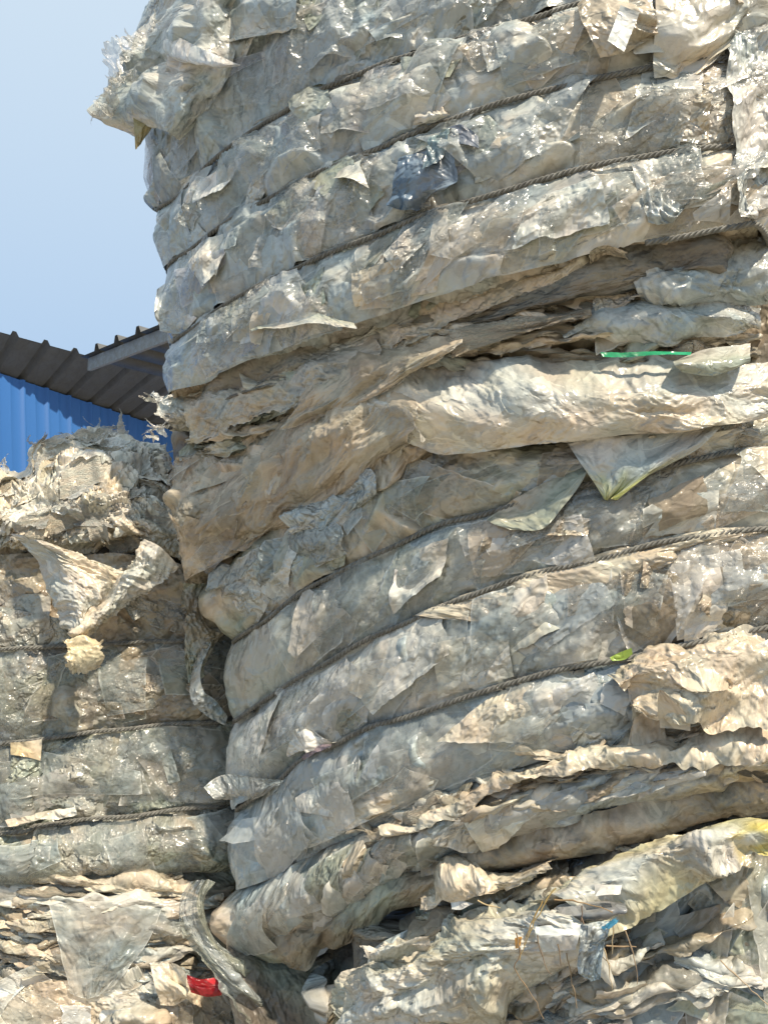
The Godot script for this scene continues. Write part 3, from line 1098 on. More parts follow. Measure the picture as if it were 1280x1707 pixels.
	g = film([line("mid", rf, 0.0, "lr"), line("mid", rg, 0.0, "lr")], "film_layer", "taut_film", b, {"bulge": 0.036, "gather": 0.018, "undulate": 0.004, "k0": 1, "k1": 7, "cell": 0.006, "tip": Color(0.80, 0.71, 0.565), "tip0": 0.40, "tip_v": false, "c0": COOL, "c1": PALE, "crumple": 0.6})
	wrap_over(g, 7, b)
	drapes(g, 4, b, [PALE, GREY, PALE, CREAM, WHITE])
	strew(g, 14, b, pal, {"s0": 0.3, "s1": 0.68, "ang": -0.4, "ang_dev": 0.5, "clear": 0.85, "lift": 0.006, "w1": 0.4})
	strew(g, 36, b, [TAN, BROWN, CREAM, PALE], {"s0": 0.68, "s1": 0.95, "ang": 0.6, "ang_dev": 0.8, "lift": 0.02, "kinds": ["glossy", "crinkled"]})
	g = film([line("mid", rg, 0.0, "lr"), line("mid", rh, 0.0, "lr")], "film_layer", "taut_film", b, {"bulge": 0.036, "gather": 0.018, "undulate": 0.004, "k0": 1, "k1": 7, "cell": 0.006, "tip": Color(0.80, 0.71, 0.565), "tip0": 0.40, "tip_v": false, "c0": GREY, "c1": COOL, "crumple": 0.7})
	wrap_over(g, 7, b)
	drapes(g, 4, b, [PALE, GREY, PALE, CREAM, WHITE])
	strew(g, 18, b, [GREY, PALE, COOL, PALE], {"s0": 0.3, "s1": 0.72, "ang": -0.4, "ang_dev": 0.5, "clear": 0.75, "lift": 0.008, "w1": 0.4})
	strew(g, 34, b, [TAN, CREAM, TAN, BROWN], {"s0": 0.72, "s1": 0.97, "ang": -0.2, "ang_dev": 0.8, "lift": 0.03})
	for r in [re, rf, rg]:
		rope(line("mid", r, 0.030, "l"), b)
	# ---- lower rolls and the torn edges above them
	var roll := film([line("mid", rh, -0.01, "lr"), line("mid", "400,1585 470,1575 560,1535 660,1470 760,1425 900,1380 1060,1340 1290,1300", -0.02, "lr")], "film_layer", "crinkled_film", b, {"bulge": 0.08, "cell": 0.0065, "c0": GREY, "c1": TAN, "crumple": 1.0, "dirt": 0.4})
	wrap_over(roll, 6, b)
	drapes(roll, 4, b, [PALE, TAN, CREAM, GREY])
	strew(roll, 26, b, [GREY, PALE, TAN, OLIVE], {"s0": 0.3, "s1": 0.6, "ang": -0.5, "ang_dev": 0.4, "lift": 0.012})
	strata(line("mid", "560,1400 680,1345 800,1300 930,1262 1060,1240 1290,1215"), line("mid", "600,1430 700,1385 800,1345 930,1310 1060,1285 1290,1260"), 46, b, [TAN, CREAM, BROWN, TAN, PALE], {"out0": 0.04, "out1": 0.10, "droop1": 0.05})
	film([line("mid", "700,1440 800,1400 930,1370 1060,1330 1290,1285", 0.0, "r"), line("mid", "720,1470 900,1440 1050,1410 1180,1370 1290,1355", -0.03, "r")], "film_layer", "dull_film", b, {"bulge": 0.036, "gather": 0.018, "undulate": 0.004, "k0": 1, "k1": 7, "c0": BROWN, "c1": TAN, "dirt": 0.7, "crumple": 0.8, "ridge": 0.008, "rx": 5.0, "ry": 9.0})
	film([line("mid", "385,1530 450,1540 560,1500 660,1450 760,1440", 0.0, "l"), line("mid", "392,1570 470,1580 560,1545 640,1500 740,1470", 0.05, "l"), line("mid", "410,1600 470,1612 550,1590 640,1530 720,1500", -0.03, "l")], "film_layer", "dull_film", b, {"c0": BROWN, "c1": OLIVE, "dirt": 0.6})
	film([line("mid", "690,1500 760,1462 840,1452 935,1422", -0.02), line("mid", "700,1495 770,1470 850,1462 920,1440", 0.07), line("mid", "700,1520 780,1500 860,1478 920,1446", 0.09)], "film_sheet", "crinkled_film", b, {"c0": TAN, "c1": CREAM, "crumple": 1.4, "ridge": 0.02, "rx": 14.0, "ry": 3.0, "rag": [0, 0.02, 0, 0.02]})
	film([line("mid", "640,1380 720,1345 830,1300 930,1262 1060,1240 1180,1210 1290,1200", 0.03), line("mid", "640,1388 730,1352 840,1300 940,1268 1060,1250 1180,1240 1290,1240", 0.10), line("mid", "650,1395 740,1375 840,1320 950,1292 1060,1282 1150,1292 1290,1270", 0.11)], "film_sheet", "crinkled_film", b, {"c0": CREAM, "c1": TAN, "crumple": 1.2, "ridge": 0.012, "rx": 4.0, "ry": 16.0, "rag": [0, 0.02, 0, 0]})

func bottom_bale():
	rng.seed = 951
	var pal := [GREY, TAN, PALE, OLIVE, BROWN]
	var b := bale("film_bale", "lowest film bale of the tall stack, grey crumpled film littered with dry stalks", "low", 0.0, 0.80, 0.12)
	var back := film([line("low", "560,1640 640,1570 760,1520 900,1490 1040,1440 1200,1390 1340,1340", -0.10, "lr"), line("low", "560,1900 700,1880 900,1850 1100,1830 1380,1800", 0.0, "lr")], "film_layer", "crinkled_film", b, {"bulge": 0.04, "cell": 0.007, "c0": GREY, "c1": BROWN, "crumple": 1.3, "dirt": 0.45})
	drapes(back, 16, b, [PALE, TAN, GREY, OLIVE], {"s0": 0.3, "s1": 0.85})
	strew(back, 64, b, pal, {"s0": 0.25, "s1": 0.85, "t0": 0.15, "t1": 0.8, "ang": -0.3, "ang_dev": 0.6, "lift": 0.025, "w1": 0.34, "kinds": ["crinkled", "crinkled", "glossy", "taut"]})
	strata(line("low", "740,1640 900,1610 1000,1570 1160,1540 1300,1520"), line("low", "720,1700 900,1690 1000,1680 1160,1640 1300,1640"), 36, b, [GREY, TAN, PALE, BROWN], {"out0": 0.02, "out1": 0.07})
	film([line("low", "480,2150 700,2100 1000,2050 1380,2000", 0.0, "lr"), line("low", "480,2500 700,2450 1000,2400 1380,2350", 0.0, "lr")], "film_layer", "crinkled_film", b, {"bulge": 0.028, "gather": 0.018, "undulate": 0.004, "k0": 1, "k1": 7, "cell": 0.02, "c0": GREY, "c1": BROWN})
	film([line("low", "560,1900 700,1880 900,1850 1100,1830 1380,1800", 0.0, "lr"), line("low", "480,2150 700,2100 1000,2050 1380,2000", 0.0, "lr")], "film_layer", "crinkled_film", b, {"bulge": 0.028, "gather": 0.018, "undulate": 0.004, "k0": 1, "k1": 7, "cell": 0.02, "c0": GREY, "c1": BROWN})
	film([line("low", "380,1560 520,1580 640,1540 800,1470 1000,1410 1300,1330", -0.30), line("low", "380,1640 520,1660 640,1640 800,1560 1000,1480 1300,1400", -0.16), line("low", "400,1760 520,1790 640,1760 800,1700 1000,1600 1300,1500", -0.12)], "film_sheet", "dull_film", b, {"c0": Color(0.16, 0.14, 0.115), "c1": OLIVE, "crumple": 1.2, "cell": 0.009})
	strata(line("low", "600,1580 700,1530 820,1480 1000,1425 1290,1350", -0.12), line("low", "600,1640 700,1590 820,1530 1000,1470 1290,1380", -0.08), 26, b, [OLIVE, BROWN, TAN, GREY], {"out0": 0.03, "out1": 0.12})
	# grey green sheet lying back under the bale above
	film([line("low", "760,1480 880,1445 1010,1425 1130,1390", -0.30), line("low", "770,1520 880,1490 1000,1465 1100,1430", -0.05)], "film_sheet", "taut_film", b, {"c0": OLIVE, "c1": GREY, "crumple": 0.5})

func left_bales():
	rng.seed = 900
	var pal := [GREY, TAN, PALE, OLIVE, BROWN]
	var lo := bale("film_bale", "lower left film bale under the tied one, flattened layers with a red scrap on top", "left", 0.0, 0.80, 0.10)
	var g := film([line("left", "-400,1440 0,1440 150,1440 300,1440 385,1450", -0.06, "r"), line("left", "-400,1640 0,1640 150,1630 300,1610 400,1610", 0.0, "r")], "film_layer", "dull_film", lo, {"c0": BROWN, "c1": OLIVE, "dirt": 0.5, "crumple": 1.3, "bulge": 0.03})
	strata(line("left", "-40,1465 150,1460 300,1460 390,1480"), line("left", "-40,1610 150,1600 300,1590 390,1600"), 60, lo, [TAN, PALE, GREY, CREAM, BROWN], {"out0": 0.03, "out1": 0.12, "l0": 0.2, "l1": 0.7, "droop1": 0.07})
	g = film([line("left", "-400,1610 0,1610 150,1600 300,1590 400,1600 440,1640", 0.02, "r"), line("left", "-400,1720 0,1720 150,1710 300,1700 450,1710", 0.16, "r"), line("left", "-400,1960 0,1960 150,1950 300,1940 450,1930", 0.10, "r")], "film_layer", "crinkled_film", lo, {"c0": PALE, "c1": TAN, "crumple": 2.0, "ridge": 0.02, "rx": 12.0, "ry": 20.0, "dirt": 0.3})
	strew(g, 50, lo, [PALE, CREAM, TAN, GREY, WHITE], {"s0": 0.25, "s1": 0.97, "t0": 0.05, "t1": 0.6, "lift": 0.04, "w1": 0.25, "h1": 0.2, "amp": 1.5})
	# ---- the tied bale above
	var b := bale("film_bale", "left film bale tied with three ropes below a heap of sunlit torn film", "left", 0.83, 2.05, 0.10)
	var l0 := "-400,930 0,925 100,925 200,925 300,940 372,990"
	var l1 := "-400,1080 0,1082 100,1076 180,1072 300,1067 350,1062 380,1058"
	var l2 := "-400,1255 0,1240 80,1230 160,1221 240,1212 310,1206 372,1200"
	var l3 := "-400,1395 0,1390 60,1378 130,1368 200,1362 330,1346 378,1340"
	var l4 := "-400,1475 0,1475 150,1468 300,1455 385,1450"
	g = film([line("left", l0, -0.02, "r"), line("left", l1, 0.0, "r")], "film_layer", "crinkled_film", b, {"bulge": 0.028, "gather": 0.018, "undulate": 0.004, "k0": 1, "k1": 7, "c0": TAN, "c1": BROWN, "dirt": 0.5, "ridge": 0.012, "rx": 4.0, "ry": 14.0})
	strew(g, 34, b, [TAN, MUD, BROWN, MUD, TAN], {"s0": 0.25, "s1": 0.95, "lift": 0.03, "ang": 0.9, "ang_dev": 0.4, "w1": 0.5, "clear": 0.35})
	g = film([line("left", l1, 0.0, "r"), line("left", l2, 0.0, "r")], "film_layer", "crinkled_film", b, {"bulge": 0.028, "gather": 0.018, "undulate": 0.004, "k0": 1, "k1": 7, "c0": BROWN, "c1": MUD, "dirt": 0.5, "crumple": 1.2})
	wrap_over(g, 6, b, {"palette": [MUD, OLIVE, GREY]})
	strew(g, 28, b, [MUD, OLIVE, BROWN, MUD], {"s0": 0.3, "s1": 0.97, "ang": -0.5, "ang_dev": 0.8, "kinds": ["glossy", "glossy", "crinkled"], "lift": 0.02})
	g = film([line("left", l2, 0.0, "r"), line("left", l3, 0.0, "r")], "film_layer", "glossy_film", b, {"bulge": 0.028, "gather": 0.018, "undulate": 0.004, "k0": 1, "k1": 7, "c0": MUD, "c1": OLIVE, "dirt": 0.35, "crumple": 1.2})
	wrap_over(g, 6, b, {"palette": [MUD, OLIVE, GREY]})
	strew(g, 24, b, [MUD, OLIVE, GREY, TAN], {"s0": 0.3, "s1": 0.97, "ang": 0.8, "ang_dev": 0.8, "kinds": ["glossy", "glossy", "crinkled"], "lift": 0.012})
	g = film([line("left", l3, 0.0, "r"), line("left", l4, 0.0, "r")], "film_layer", "glossy_film", b, {"bulge": 0.07, "c0": MUD, "c1": OLIVE, "dirt": 0.35, "crumple": 1.2})
	wrap_over(g, 6, b, {"palette": [MUD, OLIVE, GREY]})
	strew(g, 22, b, [MUD, OLIVE, TAN], {"s0": 0.3, "s1": 0.97, "ang": -0.3, "ang_dev": 0.6, "kinds": ["glossy", "glossy", "crinkled"], "lift": 0.012})
	for r in [l1, l2, l3]:
		rope(line("left", r, 0.028, "r"), b)
	# ---- heap of torn film on top
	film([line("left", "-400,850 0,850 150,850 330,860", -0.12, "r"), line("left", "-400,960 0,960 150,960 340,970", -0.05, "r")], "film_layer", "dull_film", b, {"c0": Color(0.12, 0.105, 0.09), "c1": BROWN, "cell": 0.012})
	var hp := film([line("left", "-380,800 0,795 60,750 120,738 175,722 240,738 300,800", -0.55), line("left", "-380,820 0,805 70,765 130,750 190,745 250,770 300,840", -0.25), line("left", "-380,850 0,840 100,815 200,810 300,870", 0.0), line("left", "-380,900 0,895 100,880 200,880 300,900", 0.05), line("left", "-380,940 0,930 100,920 200,915 310,930", -0.08)], "film_layer", "crinkled_film", b, {"c0": Color(0.74, 0.70, 0.60), "c1": CREAM, "crumple": 0.9, "k0": 1, "k1": 11, "ridge": 0.04, "rx": 7.0, "ry": 22.0, "undulate": 0.03, "cell": 0.006, "dirt": 0.1})
	for k in 90:
		var c: Color = pick([PALE, CREAM, WHITE, CREAM, Color(0.74, 0.70, 0.60)])
		scrap(hp, rng.randf_range(0.28, 0.98), rng.randf_range(0.12, 0.85), rng.randf_range(0.12, 0.40), rng.randf_range(0.05, 0.14), rng.randfn(-0.25, 0.4), "film_sheet", pick(["crinkled_film", "crinkled_clear", "glossy_clear", "streaky_film", "streaky_clear"]), b,
			{"c0": c, "c1": PALE, "dirt": rng.randf_range(0.0, 0.25), "lift": rng.randf_range(0.0, 0.05), "crumple": 0.8, "rag": 0.014, "k0": 3, "k1": 12, "cell": 0.006, "skew": 0.6, "alpha": 0.8, "over": rng.randf_range(0.0, 0.02)})
	for k in 46:
		var s := rng.randf_range(0.33, 0.98)
		var at := sample(hp, s, rng.randf_range(0.0, 0.16))
		shred(at[0], Vector3(rng.randfn(0.1, 0.5), rng.randf_range(0.5, 1.2), rng.randf_range(0.0, 0.5)), rng.randf_range(0.05, 0.14), rng.randf_range(0.015, 0.05), b, pick([PALE, CREAM, WHITE]))
	for k in 24:
		var s := rng.randf_range(0.4, 0.95)
		var at := sample(hp, s, rng.randf_range(0.72, 0.95))
		shred(at[0], Vector3(rng.randfn(0, 0.7), -0.7, 0.6), rng.randf_range(0.05, 0.12), rng.randf_range(0.02, 0.05), b, pick([PALE, TAN, BROWN]), "crinkled_film", 1.0)

# ------------------------------------------------------------------ loose pieces one could pull away
func loose(called: String, label: String, cat: String, lines: Array, mat: String, o: Dictionary) -> Dictionary:
	if not o.has("sd"):
		o.sd = float(called.hash() % 5000) * 0.01
	var g := loft(lines, o)
	var mi := put(g.mesh, called, mats[mat])
	tag(mi, label, cat)
	g.node = mi
	return g

func loose_things():
	rng.seed = 968
	var sheet := "plastic sheet"
	# ---- across the middle of the tall stack
	loose("front_sheet", "broad crumpled beige sheet bulging across the tall stack below the ragged joint", sheet, [line("mid", "575,640 640,608 700,600 830,608 950,590 1100,602 1200,606 1300,600", 0.02), line("mid", "590,660 700,655 900,650 1100,645 1300,630", 0.13), line("mid", "610,690 715,705 850,705 960,700 1100,690 1300,665", 0.14), line("mid", "615,705 720,757 850,747 960,735 1100,722 1200,712 1300,692", 0.10)],
		"taut_film", {"cell": 0.0055, "c0": PALE, "c1": CREAM, "crumple": 0.45, "k0": 1, "k1": 9, "ridge": 0.006, "rx": 5.0, "ry": 12.0, "rag": [0.01, 0.004, 0.03, 0], "dirt": 0.15})
	loose("hanging_sheet", "pale hanging sheet with a yellow green pointed tip below the broad beige sheet", sheet, [line("mid", "945,738 1060,724 1205,708", 0.07), line("mid", "965,770 1060,762 1165,748", 0.08), line("mid", "988,802 1050,796 1115,775", 0.08), line("mid", "1006,832 1014,834 1024,828", 0.07)],
		"taut_film", {"cell": 0.0055, "c0": PALE, "c1": GREY, "crumple": 0.45, "k0": 2, "tip": Color(0.46, 0.47, 0.14), "tip0": 0.5, "dirt": 0.1})
	loose("leaf_shaped_flap", "smooth tan leaf shaped flap hanging left of the sheet with the yellow tip", sheet, [line("mid", "812,868 860,832 920,800 985,775", 0.03), line("mid", "822,874 880,850 940,815 985,780", 0.06), line("mid", "850,882 905,882 945,835 984,783", 0.07)], "taut_film", {"cell": 0.0055, "c0": TAN, "c1": OLIVE, "crumple": 0.25})
	loose("draped_sheet", "long thin tan sheet folded over the second rope of the middle bale", sheet, [line("mid", "690,1030 800,978 900,950 1000,925 1120,892 1240,880", 0.025), line("mid", "720,1030 820,1000 920,975 1020,945 1130,910 1235,892", 0.04), line("mid", "800,1036 900,1046 960,1020 1040,985 1120,935 1225,905", 0.03)], "taut_film", {"cell": 0.006, "c0": CREAM, "c1": TAN, "crumple": 0.6, "ridge": 0.008, "rx": 4.0, "ry": 18.0, "rag": [0.004, 0.01, 0, 0]})
	loose("crumpled_sheet", "tan sheet crumpled into folds at the right end of the third rope", sheet, [line("mid", "1025,1135 1060,1082 1150,1068 1300,1040", 0.03), line("mid", "1030,1140 1080,1110 1170,1095 1300,1075", 0.11), line("mid", "1040,1160 1100,1150 1180,1150 1300,1140", 0.10), line("mid", "1055,1185 1100,1205 1190,1225 1300,1215", 0.12)], "crinkled_film", {"cell": 0.0055, "c0": TAN, "c1": CREAM, "crumple": 1.5, "ridge": 0.015, "rx": 8.0, "ry": 12.0, "rag": [0.01, 0.02, 0.02, 0]})
	loose("folded_point", "small folded tan point of film standing up below the crumpled tan sheet", sheet, [line("mid", "1098,1150 1104,1150", 0.17), line("mid", "1095,1180 1145,1195", 0.16), line("mid", "1100,1215 1150,1220", 0.13)], "taut_film", {"cell": 0.005, "c0": TAN, "c1": PALE, "crumple": 0.5})
	loose("beige_patch", "pale beige patch of film with a pointed left end on the lowest smooth band", sheet, [line("mid", "424,1366 470,1315 560,1296 690,1290", 0.035), line("mid", "428,1372 500,1370 600,1340 720,1300", 0.045), line("mid", "470,1420 520,1412 610,1370 720,1312", 0.035)], "taut_film", {"cell": 0.006, "c0": PALE, "c1": CREAM, "crumple": 0.4, "dirt": 0.2})
	loose("tissue_scrap", "torn white tissue like scrap stuck above the pale beige patch", "plastic scrap", [line("mid", "470,1225 495,1200 520,1215", 0.05), line("mid", "468,1245 505,1225 548,1235", 0.07), line("mid", "480,1262 510,1250 560,1248", 0.05)], "crinkled_film", {"cell": 0.004, "c0": WHITE, "c1": PALE, "crumple": 1.6, "rag": [0.01, 0.012, 0.01, 0.01], "rag_freq": 60.0})
	loose("mauve_twist", "short twisted mauve scrap of film right of the white tissue scrap", "plastic scrap", [line("mid", "505,1262 525,1246 552,1240", 0.06), line("mid", "508,1268 528,1256 556,1246", 0.07)], "taut_film", {"cell": 0.004, "c0": Color(0.30, 0.22, 0.24), "crumple": 1.2})
	loose("clear_corner", "clear glossy corner of film sticking out left of the lowest band", sheet, [line("mid", "340,1312 372,1292 440,1298 470,1300", 0.08), line("mid", "355,1330 380,1322 430,1315 460,1310", 0.09), line("mid", "368,1337 400,1335 430,1330 446,1322", 0.07)], "glossy_clear", {"cell": 0.005, "c0": WHITE, "c1": GREY, "crumple": 1.0, "alpha": 0.65})
	loose("glossy_fold", "long clear glossy fold of film slanting above the first rope of the middle bale", sheet, [line("mid", "470,862 540,810 610,775", 0.06), line("mid", "480,880 550,842 625,790", 0.10), line("mid", "492,900 565,868 630,822", 0.07)], "glossy_film", {"cell": 0.005, "c0": GREY, "c1": PALE, "crumple": 1.0, "ridge": 0.01, "rx": 5.0, "ry": 14.0})
	loose("clear_hood", "clear crumpled hood of film over the left end of the first rope", sheet, [line("mid", "362,940 400,930 470,890 560,860", 0.07), line("mid", "338,985 400,965 480,930 570,890", 0.10), line("mid", "350,1000 420,990 500,960 580,925", 0.06)], "glossy_clear", {"cell": 0.005, "c0": PALE, "c1": GREY, "crumple": 1.4, "alpha": 0.75, "rag": [0.01, 0.01, 0.02, 0.02]})
	loose("lime_scrap", "tiny lime green scrap of film peeping out above the third rope", "plastic scrap", [line("mid", "1016,1096 1032,1088 1052,1080", 0.05), line("mid", "1020,1102 1040,1100 1054,1090", 0.05)], "taut_film", {"cell": 0.004, "c0": Color(0.30, 0.42, 0.06), "crumple": 0.4})
	# ---- in the ragged joint
	loose("green_strip", "bright green strip of film squeezed into the ragged joint", "plastic strip", [line("mid", "1000,587 1050,589 1100,589 1152,587", 0.10), line("mid", "1004,593 1050,596 1100,595 1150,591", 0.11)], "taut_film", {"cell": 0.004, "c0": Color(0.02, 0.30, 0.13), "c1": Color(0.03, 0.36, 0.18), "crumple": 0.3, "dirt": 0.1})
	loose("pale_roll", "pale flattened roll of film above the green strip", sheet, [line("mid", "935,560 1010,512 1110,490 1215,496 1262,520", 0.02), line("mid", "940,562 1010,535 1120,520 1210,525 1262,535", 0.10), line("mid", "955,566 1030,574 1120,574 1210,562 1260,545", 0.04)], "crinkled_film", {"cell": 0.0055, "c0": PALE, "c1": GREY, "crumple": 1.1})
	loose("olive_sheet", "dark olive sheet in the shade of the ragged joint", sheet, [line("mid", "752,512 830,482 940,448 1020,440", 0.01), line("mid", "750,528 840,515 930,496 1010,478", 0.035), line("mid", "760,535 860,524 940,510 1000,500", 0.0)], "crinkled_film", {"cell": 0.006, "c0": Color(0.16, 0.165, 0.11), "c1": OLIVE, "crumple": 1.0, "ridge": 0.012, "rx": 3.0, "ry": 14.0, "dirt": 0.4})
	loose("tan_overhang", "long tan sheet overhanging the dark olive sheet with a torn lower edge", sheet, [line("mid", "600,548 700,500 800,462 900,436 985,420", 0.02), line("mid", "620,556 720,520 820,480 920,450 985,432", 0.10), line("mid", "640,600 720,560 800,522 880,490 985,455", 0.11)], "crinkled_film", {"cell": 0.006, "c0": TAN, "c1": CREAM, "crumple": 1.0, "ridge": 0.01, "rx": 3.0, "ry": 14.0, "rag": [0, 0.02, 0.02, 0]})
	loose("torn_rag", "torn rag of clear film hanging down from the lowest visible rope", sheet, [line("top", "978,418 1005,410 1045,420", 0.04), line("mid", "985,455 1020,450 1062,462", 0.07), line("mid", "988,495 1028,500 1055,498", 0.085), line("mid", "984,535 1004,548 1034,518", 0.075)], "glossy_film", {"cell": 0.0045, "c0": PALE, "c1": TAN, "crumple": 1.3, "ridge": 0.012, "rx": 14.0, "ry": 4.0, "rag": [0, 0.03, 0.012, 0.012], "rag_freq": 40.0})
	loose("cream_fan", "stack of cream film edges fanned out like pages left of the pale roll", sheet, [line("mid", "748,548 820,530 900,520 985,507", 0.03), line("mid", "748,556 820,545 900,532 985,515", 0.12), line("mid", "756,600 800,580 880,555 985,525", 0.12)], "streaky_film", {"cell": 0.005, "c0": CREAM, "c1": TAN, "crumple": 0.5, "ridge": 0.012, "rx": 2.0, "ry": 40.0, "rag": [0, 0.01, 0.01, 0]})
	loose("grey_folds", "bundle of grey folds at the right end of the ragged joint", sheet, [line("mid", "1040,432 1150,418 1300,392", 0.02), line("mid", "1045,450 1160,440 1300,415", 0.10), line("mid", "1060,480 1170,480 1300,470", 0.10), line("mid", "1070,500 1170,508 1300,505", 0.03)], "taut_film", {"cell": 0.006, "c0": GREY, "c1": PALE, "crumple": 0.4, "ridge": 0.018, "rx": 3.0, "ry": 16.0})
	loose("curled_lip", "curled translucent lip of film at the right end above the broad beige sheet", sheet, [line("mid", "1125,598 1180,585 1250,575", 0.06), line("mid", "1122,606 1180,600 1250,590", 0.15), line("mid", "1135,622 1190,626 1246,605", 0.14)], "taut_film", {"cell": 0.005, "c0": PALE, "c1": OLIVE, "crumple": 0.5})
	loose("red_scrap", "tiny red scrap on a pale sheet at the left of the ragged joint", "plastic scrap", [line("mid", "563,538 569,530 575,528", 0.16), line("mid", "564,542 570,540 577,536", 0.16)], "taut_film", {"cell": 0.003, "c0": Color(0.55, 0.05, 0.05), "crumple": 0.3})
	loose("pale_tongue", "pale pointed tongue of film lying left of the tiny red scrap", sheet, [line("top", "412,545 470,525 530,522 590,540", 0.06), line("top", "420,552 480,545 540,540 595,548", 0.10)], "taut_film", {"cell": 0.005, "c0": PALE, "c1": OLIVE, "crumple": 0.4})
	loose("left_tuft", "crumpled pale tuft of film bulging from the left end of the ragged joint", sheet, [line("mid", "262,670 300,650 345,640 420,610 500,575", 0.06), line("mid", "258,690 310,685 370,670 450,635 520,590", 0.14), line("mid", "285,720 330,712 400,690 470,660 540,600", 0.08)], "crinkled_film", {"cell": 0.0055, "c0": PALE, "c1": OLIVE, "crumple": 1.3, "ridge": 0.012, "rx": 5.0, "ry": 14.0, "rag": [0.015, 0.02, 0.03, 0]})
	loose("grey_plate", "smooth grey slanting sheet below the crumpled pale tuft", sheet, [line("mid", "298,752 360,705 440,668 515,640", 0.05), line("mid", "300,770 370,735 450,700 515,668", 0.07)], "taut_film", {"cell": 0.006, "c0": GREY, "c1": OLIVE, "crumple": 0.5})
	for k in 16:
		var p := at_depth(rng.randf_range(256, 290), rng.randf_range(655, 740), 2.62)
		tag_shred(p, Vector3(rng.randfn(-0.7, 0.4), rng.randfn(0.2, 0.5), 0.3))
	# ---- on the upper bale
	loose("white_strip", "broad smooth white strip slanting across the upper bale with a cut right end", sheet, [line("top", "478,205 560,152 650,112 740,72 779,62", 0.045), line("top", "480,208 560,172 650,142 735,105 773,92", 0.055), line("top", "486,214 560,198 650,172 720,142 765,122", 0.045)], "taut_film", {"cell": 0.006, "c0": WHITE, "c1": PALE, "crumple": 0.3, "dirt": 0.05})
	loose("white_flap", "smooth white flap standing upright left of the second rope", sheet, [line("top", "302,302 326,286 352,274", 0.05), line("top", "285,370 305,360 322,346", 0.06), line("top", "284,436 310,415 343,390", 0.045)], "taut_film", {"cell": 0.005, "c0": WHITE, "c1": GREY, "crumple": 0.35, "dirt": 0.05})
	loose("navy_scrap", "dark navy crumpled scrap of film caught between two ropes of the upper bale", "plastic scrap", [line("top", "668,268 700,255 752,250", 0.075), line("top", "655,305 705,290 762,298", 0.095), line("top", "648,345 690,348 725,320", 0.075)], "crinkled_film", {"cell": 0.0045, "c0": Color(0.12, 0.185, 0.27), "c1": Color(0.21, 0.27, 0.34), "crumple": 0.9, "dirt": 0.1, "rag": [0.005, 0.006, 0.004, 0.006]})
	loose("teal_scrap", "pale teal crumpled scrap just above the dark navy scrap", "plastic scrap", [line("top", "712,225 730,218 750,208", 0.090), line("top", "708,250 728,245 742,240", 0.105), line("top", "702,285 720,275 735,268", 0.110)], "crinkled_film", {"cell": 0.004, "c0": Color(0.35, 0.45, 0.45), "c1": Color(0.15, 0.22, 0.26), "crumple": 1.5, "rag": [0.006, 0.008, 0.004, 0.004]})
	loose("navy_corner", "small navy corner of film right of the pale teal scrap under the rope", "plastic scrap", [line("top", "745,212 770,205 796,222", 0.075), line("top", "752,235 775,240 798,248", 0.080)], "crinkled_film", {"cell": 0.004, "c0": Color(0.10, 0.13, 0.20), "c1": Color(0.22, 0.24, 0.28), "crumple": 1.0})
	loose("film_knot", "small whitish knot of film sitting on the rope above the teal scrap", "plastic scrap", [line("top", "690,190 712,176 742,178", 0.03), line("top", "692,196 715,188 748,190", 0.08), line("top", "688,206 718,204 746,196", 0.05)], "crinkled_film", {"cell": 0.004, "c0": PALE, "c1": TAN, "crumple": 2.0})
	loose("amber_fold", "translucent amber fold of film at the top right of the upper bale", sheet, [line("top", "962,8 1010,-20 1080,-30", 0.06), line("top", "970,35 1020,25 1092,20", 0.12), line("top", "1000,95 1035,90 1095,60", 0.08)], "crinkled_film", {"cell": 0.005, "c0": CREAM, "c1": TAN, "crumple": 1.2})
	loose("bright_window", "bright parallelogram of clear film on the translucent amber fold", sheet, [line("top", "1034,8 1066,18", 0.15), line("top", "1012,68 1040,84", 0.16)], "taut_film", {"cell": 0.005, "c0": WHITE, "c1": CREAM, "crumple": 0.2, "dirt": 0.0})
	loose("cream_drape", "cream sheet draped over the second rope at the top right corner", sheet, [line("top", "1090,-40 1160,-60 1250,-70", 0.06), line("top", "1092,30 1160,20 1245,0", 0.09), line("top", "1088,95 1150,95 1235,60", 0.07), line("top", "1090,130 1140,130 1170,110", 0.045)], "taut_film", {"cell": 0.0055, "c0": CREAM, "c1": PALE, "crumple": 0.8, "rag": [0, 0.015, 0, 0.01]})
	loose("pleated_fan", "pale pleated fan of film gathered below the third rope near the right corner", sheet, [line("top", "1050,268 1120,256 1165,252", 0.02), line("top", "1062,320 1120,310 1165,315", 0.05), line("top", "1080,372 1118,375 1150,330", 0.045)], "taut_film", {"cell": 0.005, "c0": PALE, "c1": GREY, "crumple": 0.5, "ridge": 0.02, "rx": 22.0, "ry": 2.0})
	# bundle leaning out over the left corner, at the top
	loose("overhanging_bundle", "grey green bundle of film leaning out over the top left corner against the sky", sheet, [line("top", "262,20 225,75 190,130 150,172 150,190 200,216 240,232", 0.10), line("top", "300,0 270,60 250,120 225,165 235,195 255,215", 0.26), line("top", "350,-20 335,40 320,95 300,150 290,190 280,220", 0.30), line("top", "400,0 395,60 390,100 370,150 330,200 300,235", 0.10)], "taut_film", {"cell": 0.006, "c0": GREY, "c1": PALE, "crumple": 0.9, "rag": [0.02, 0, 0, 0]})
	var frill := thing("clear_frill", "clear glittering frill of torn film on the outer edge of the overhanging bundle", sheet, at_depth(200, 110, 2.7))
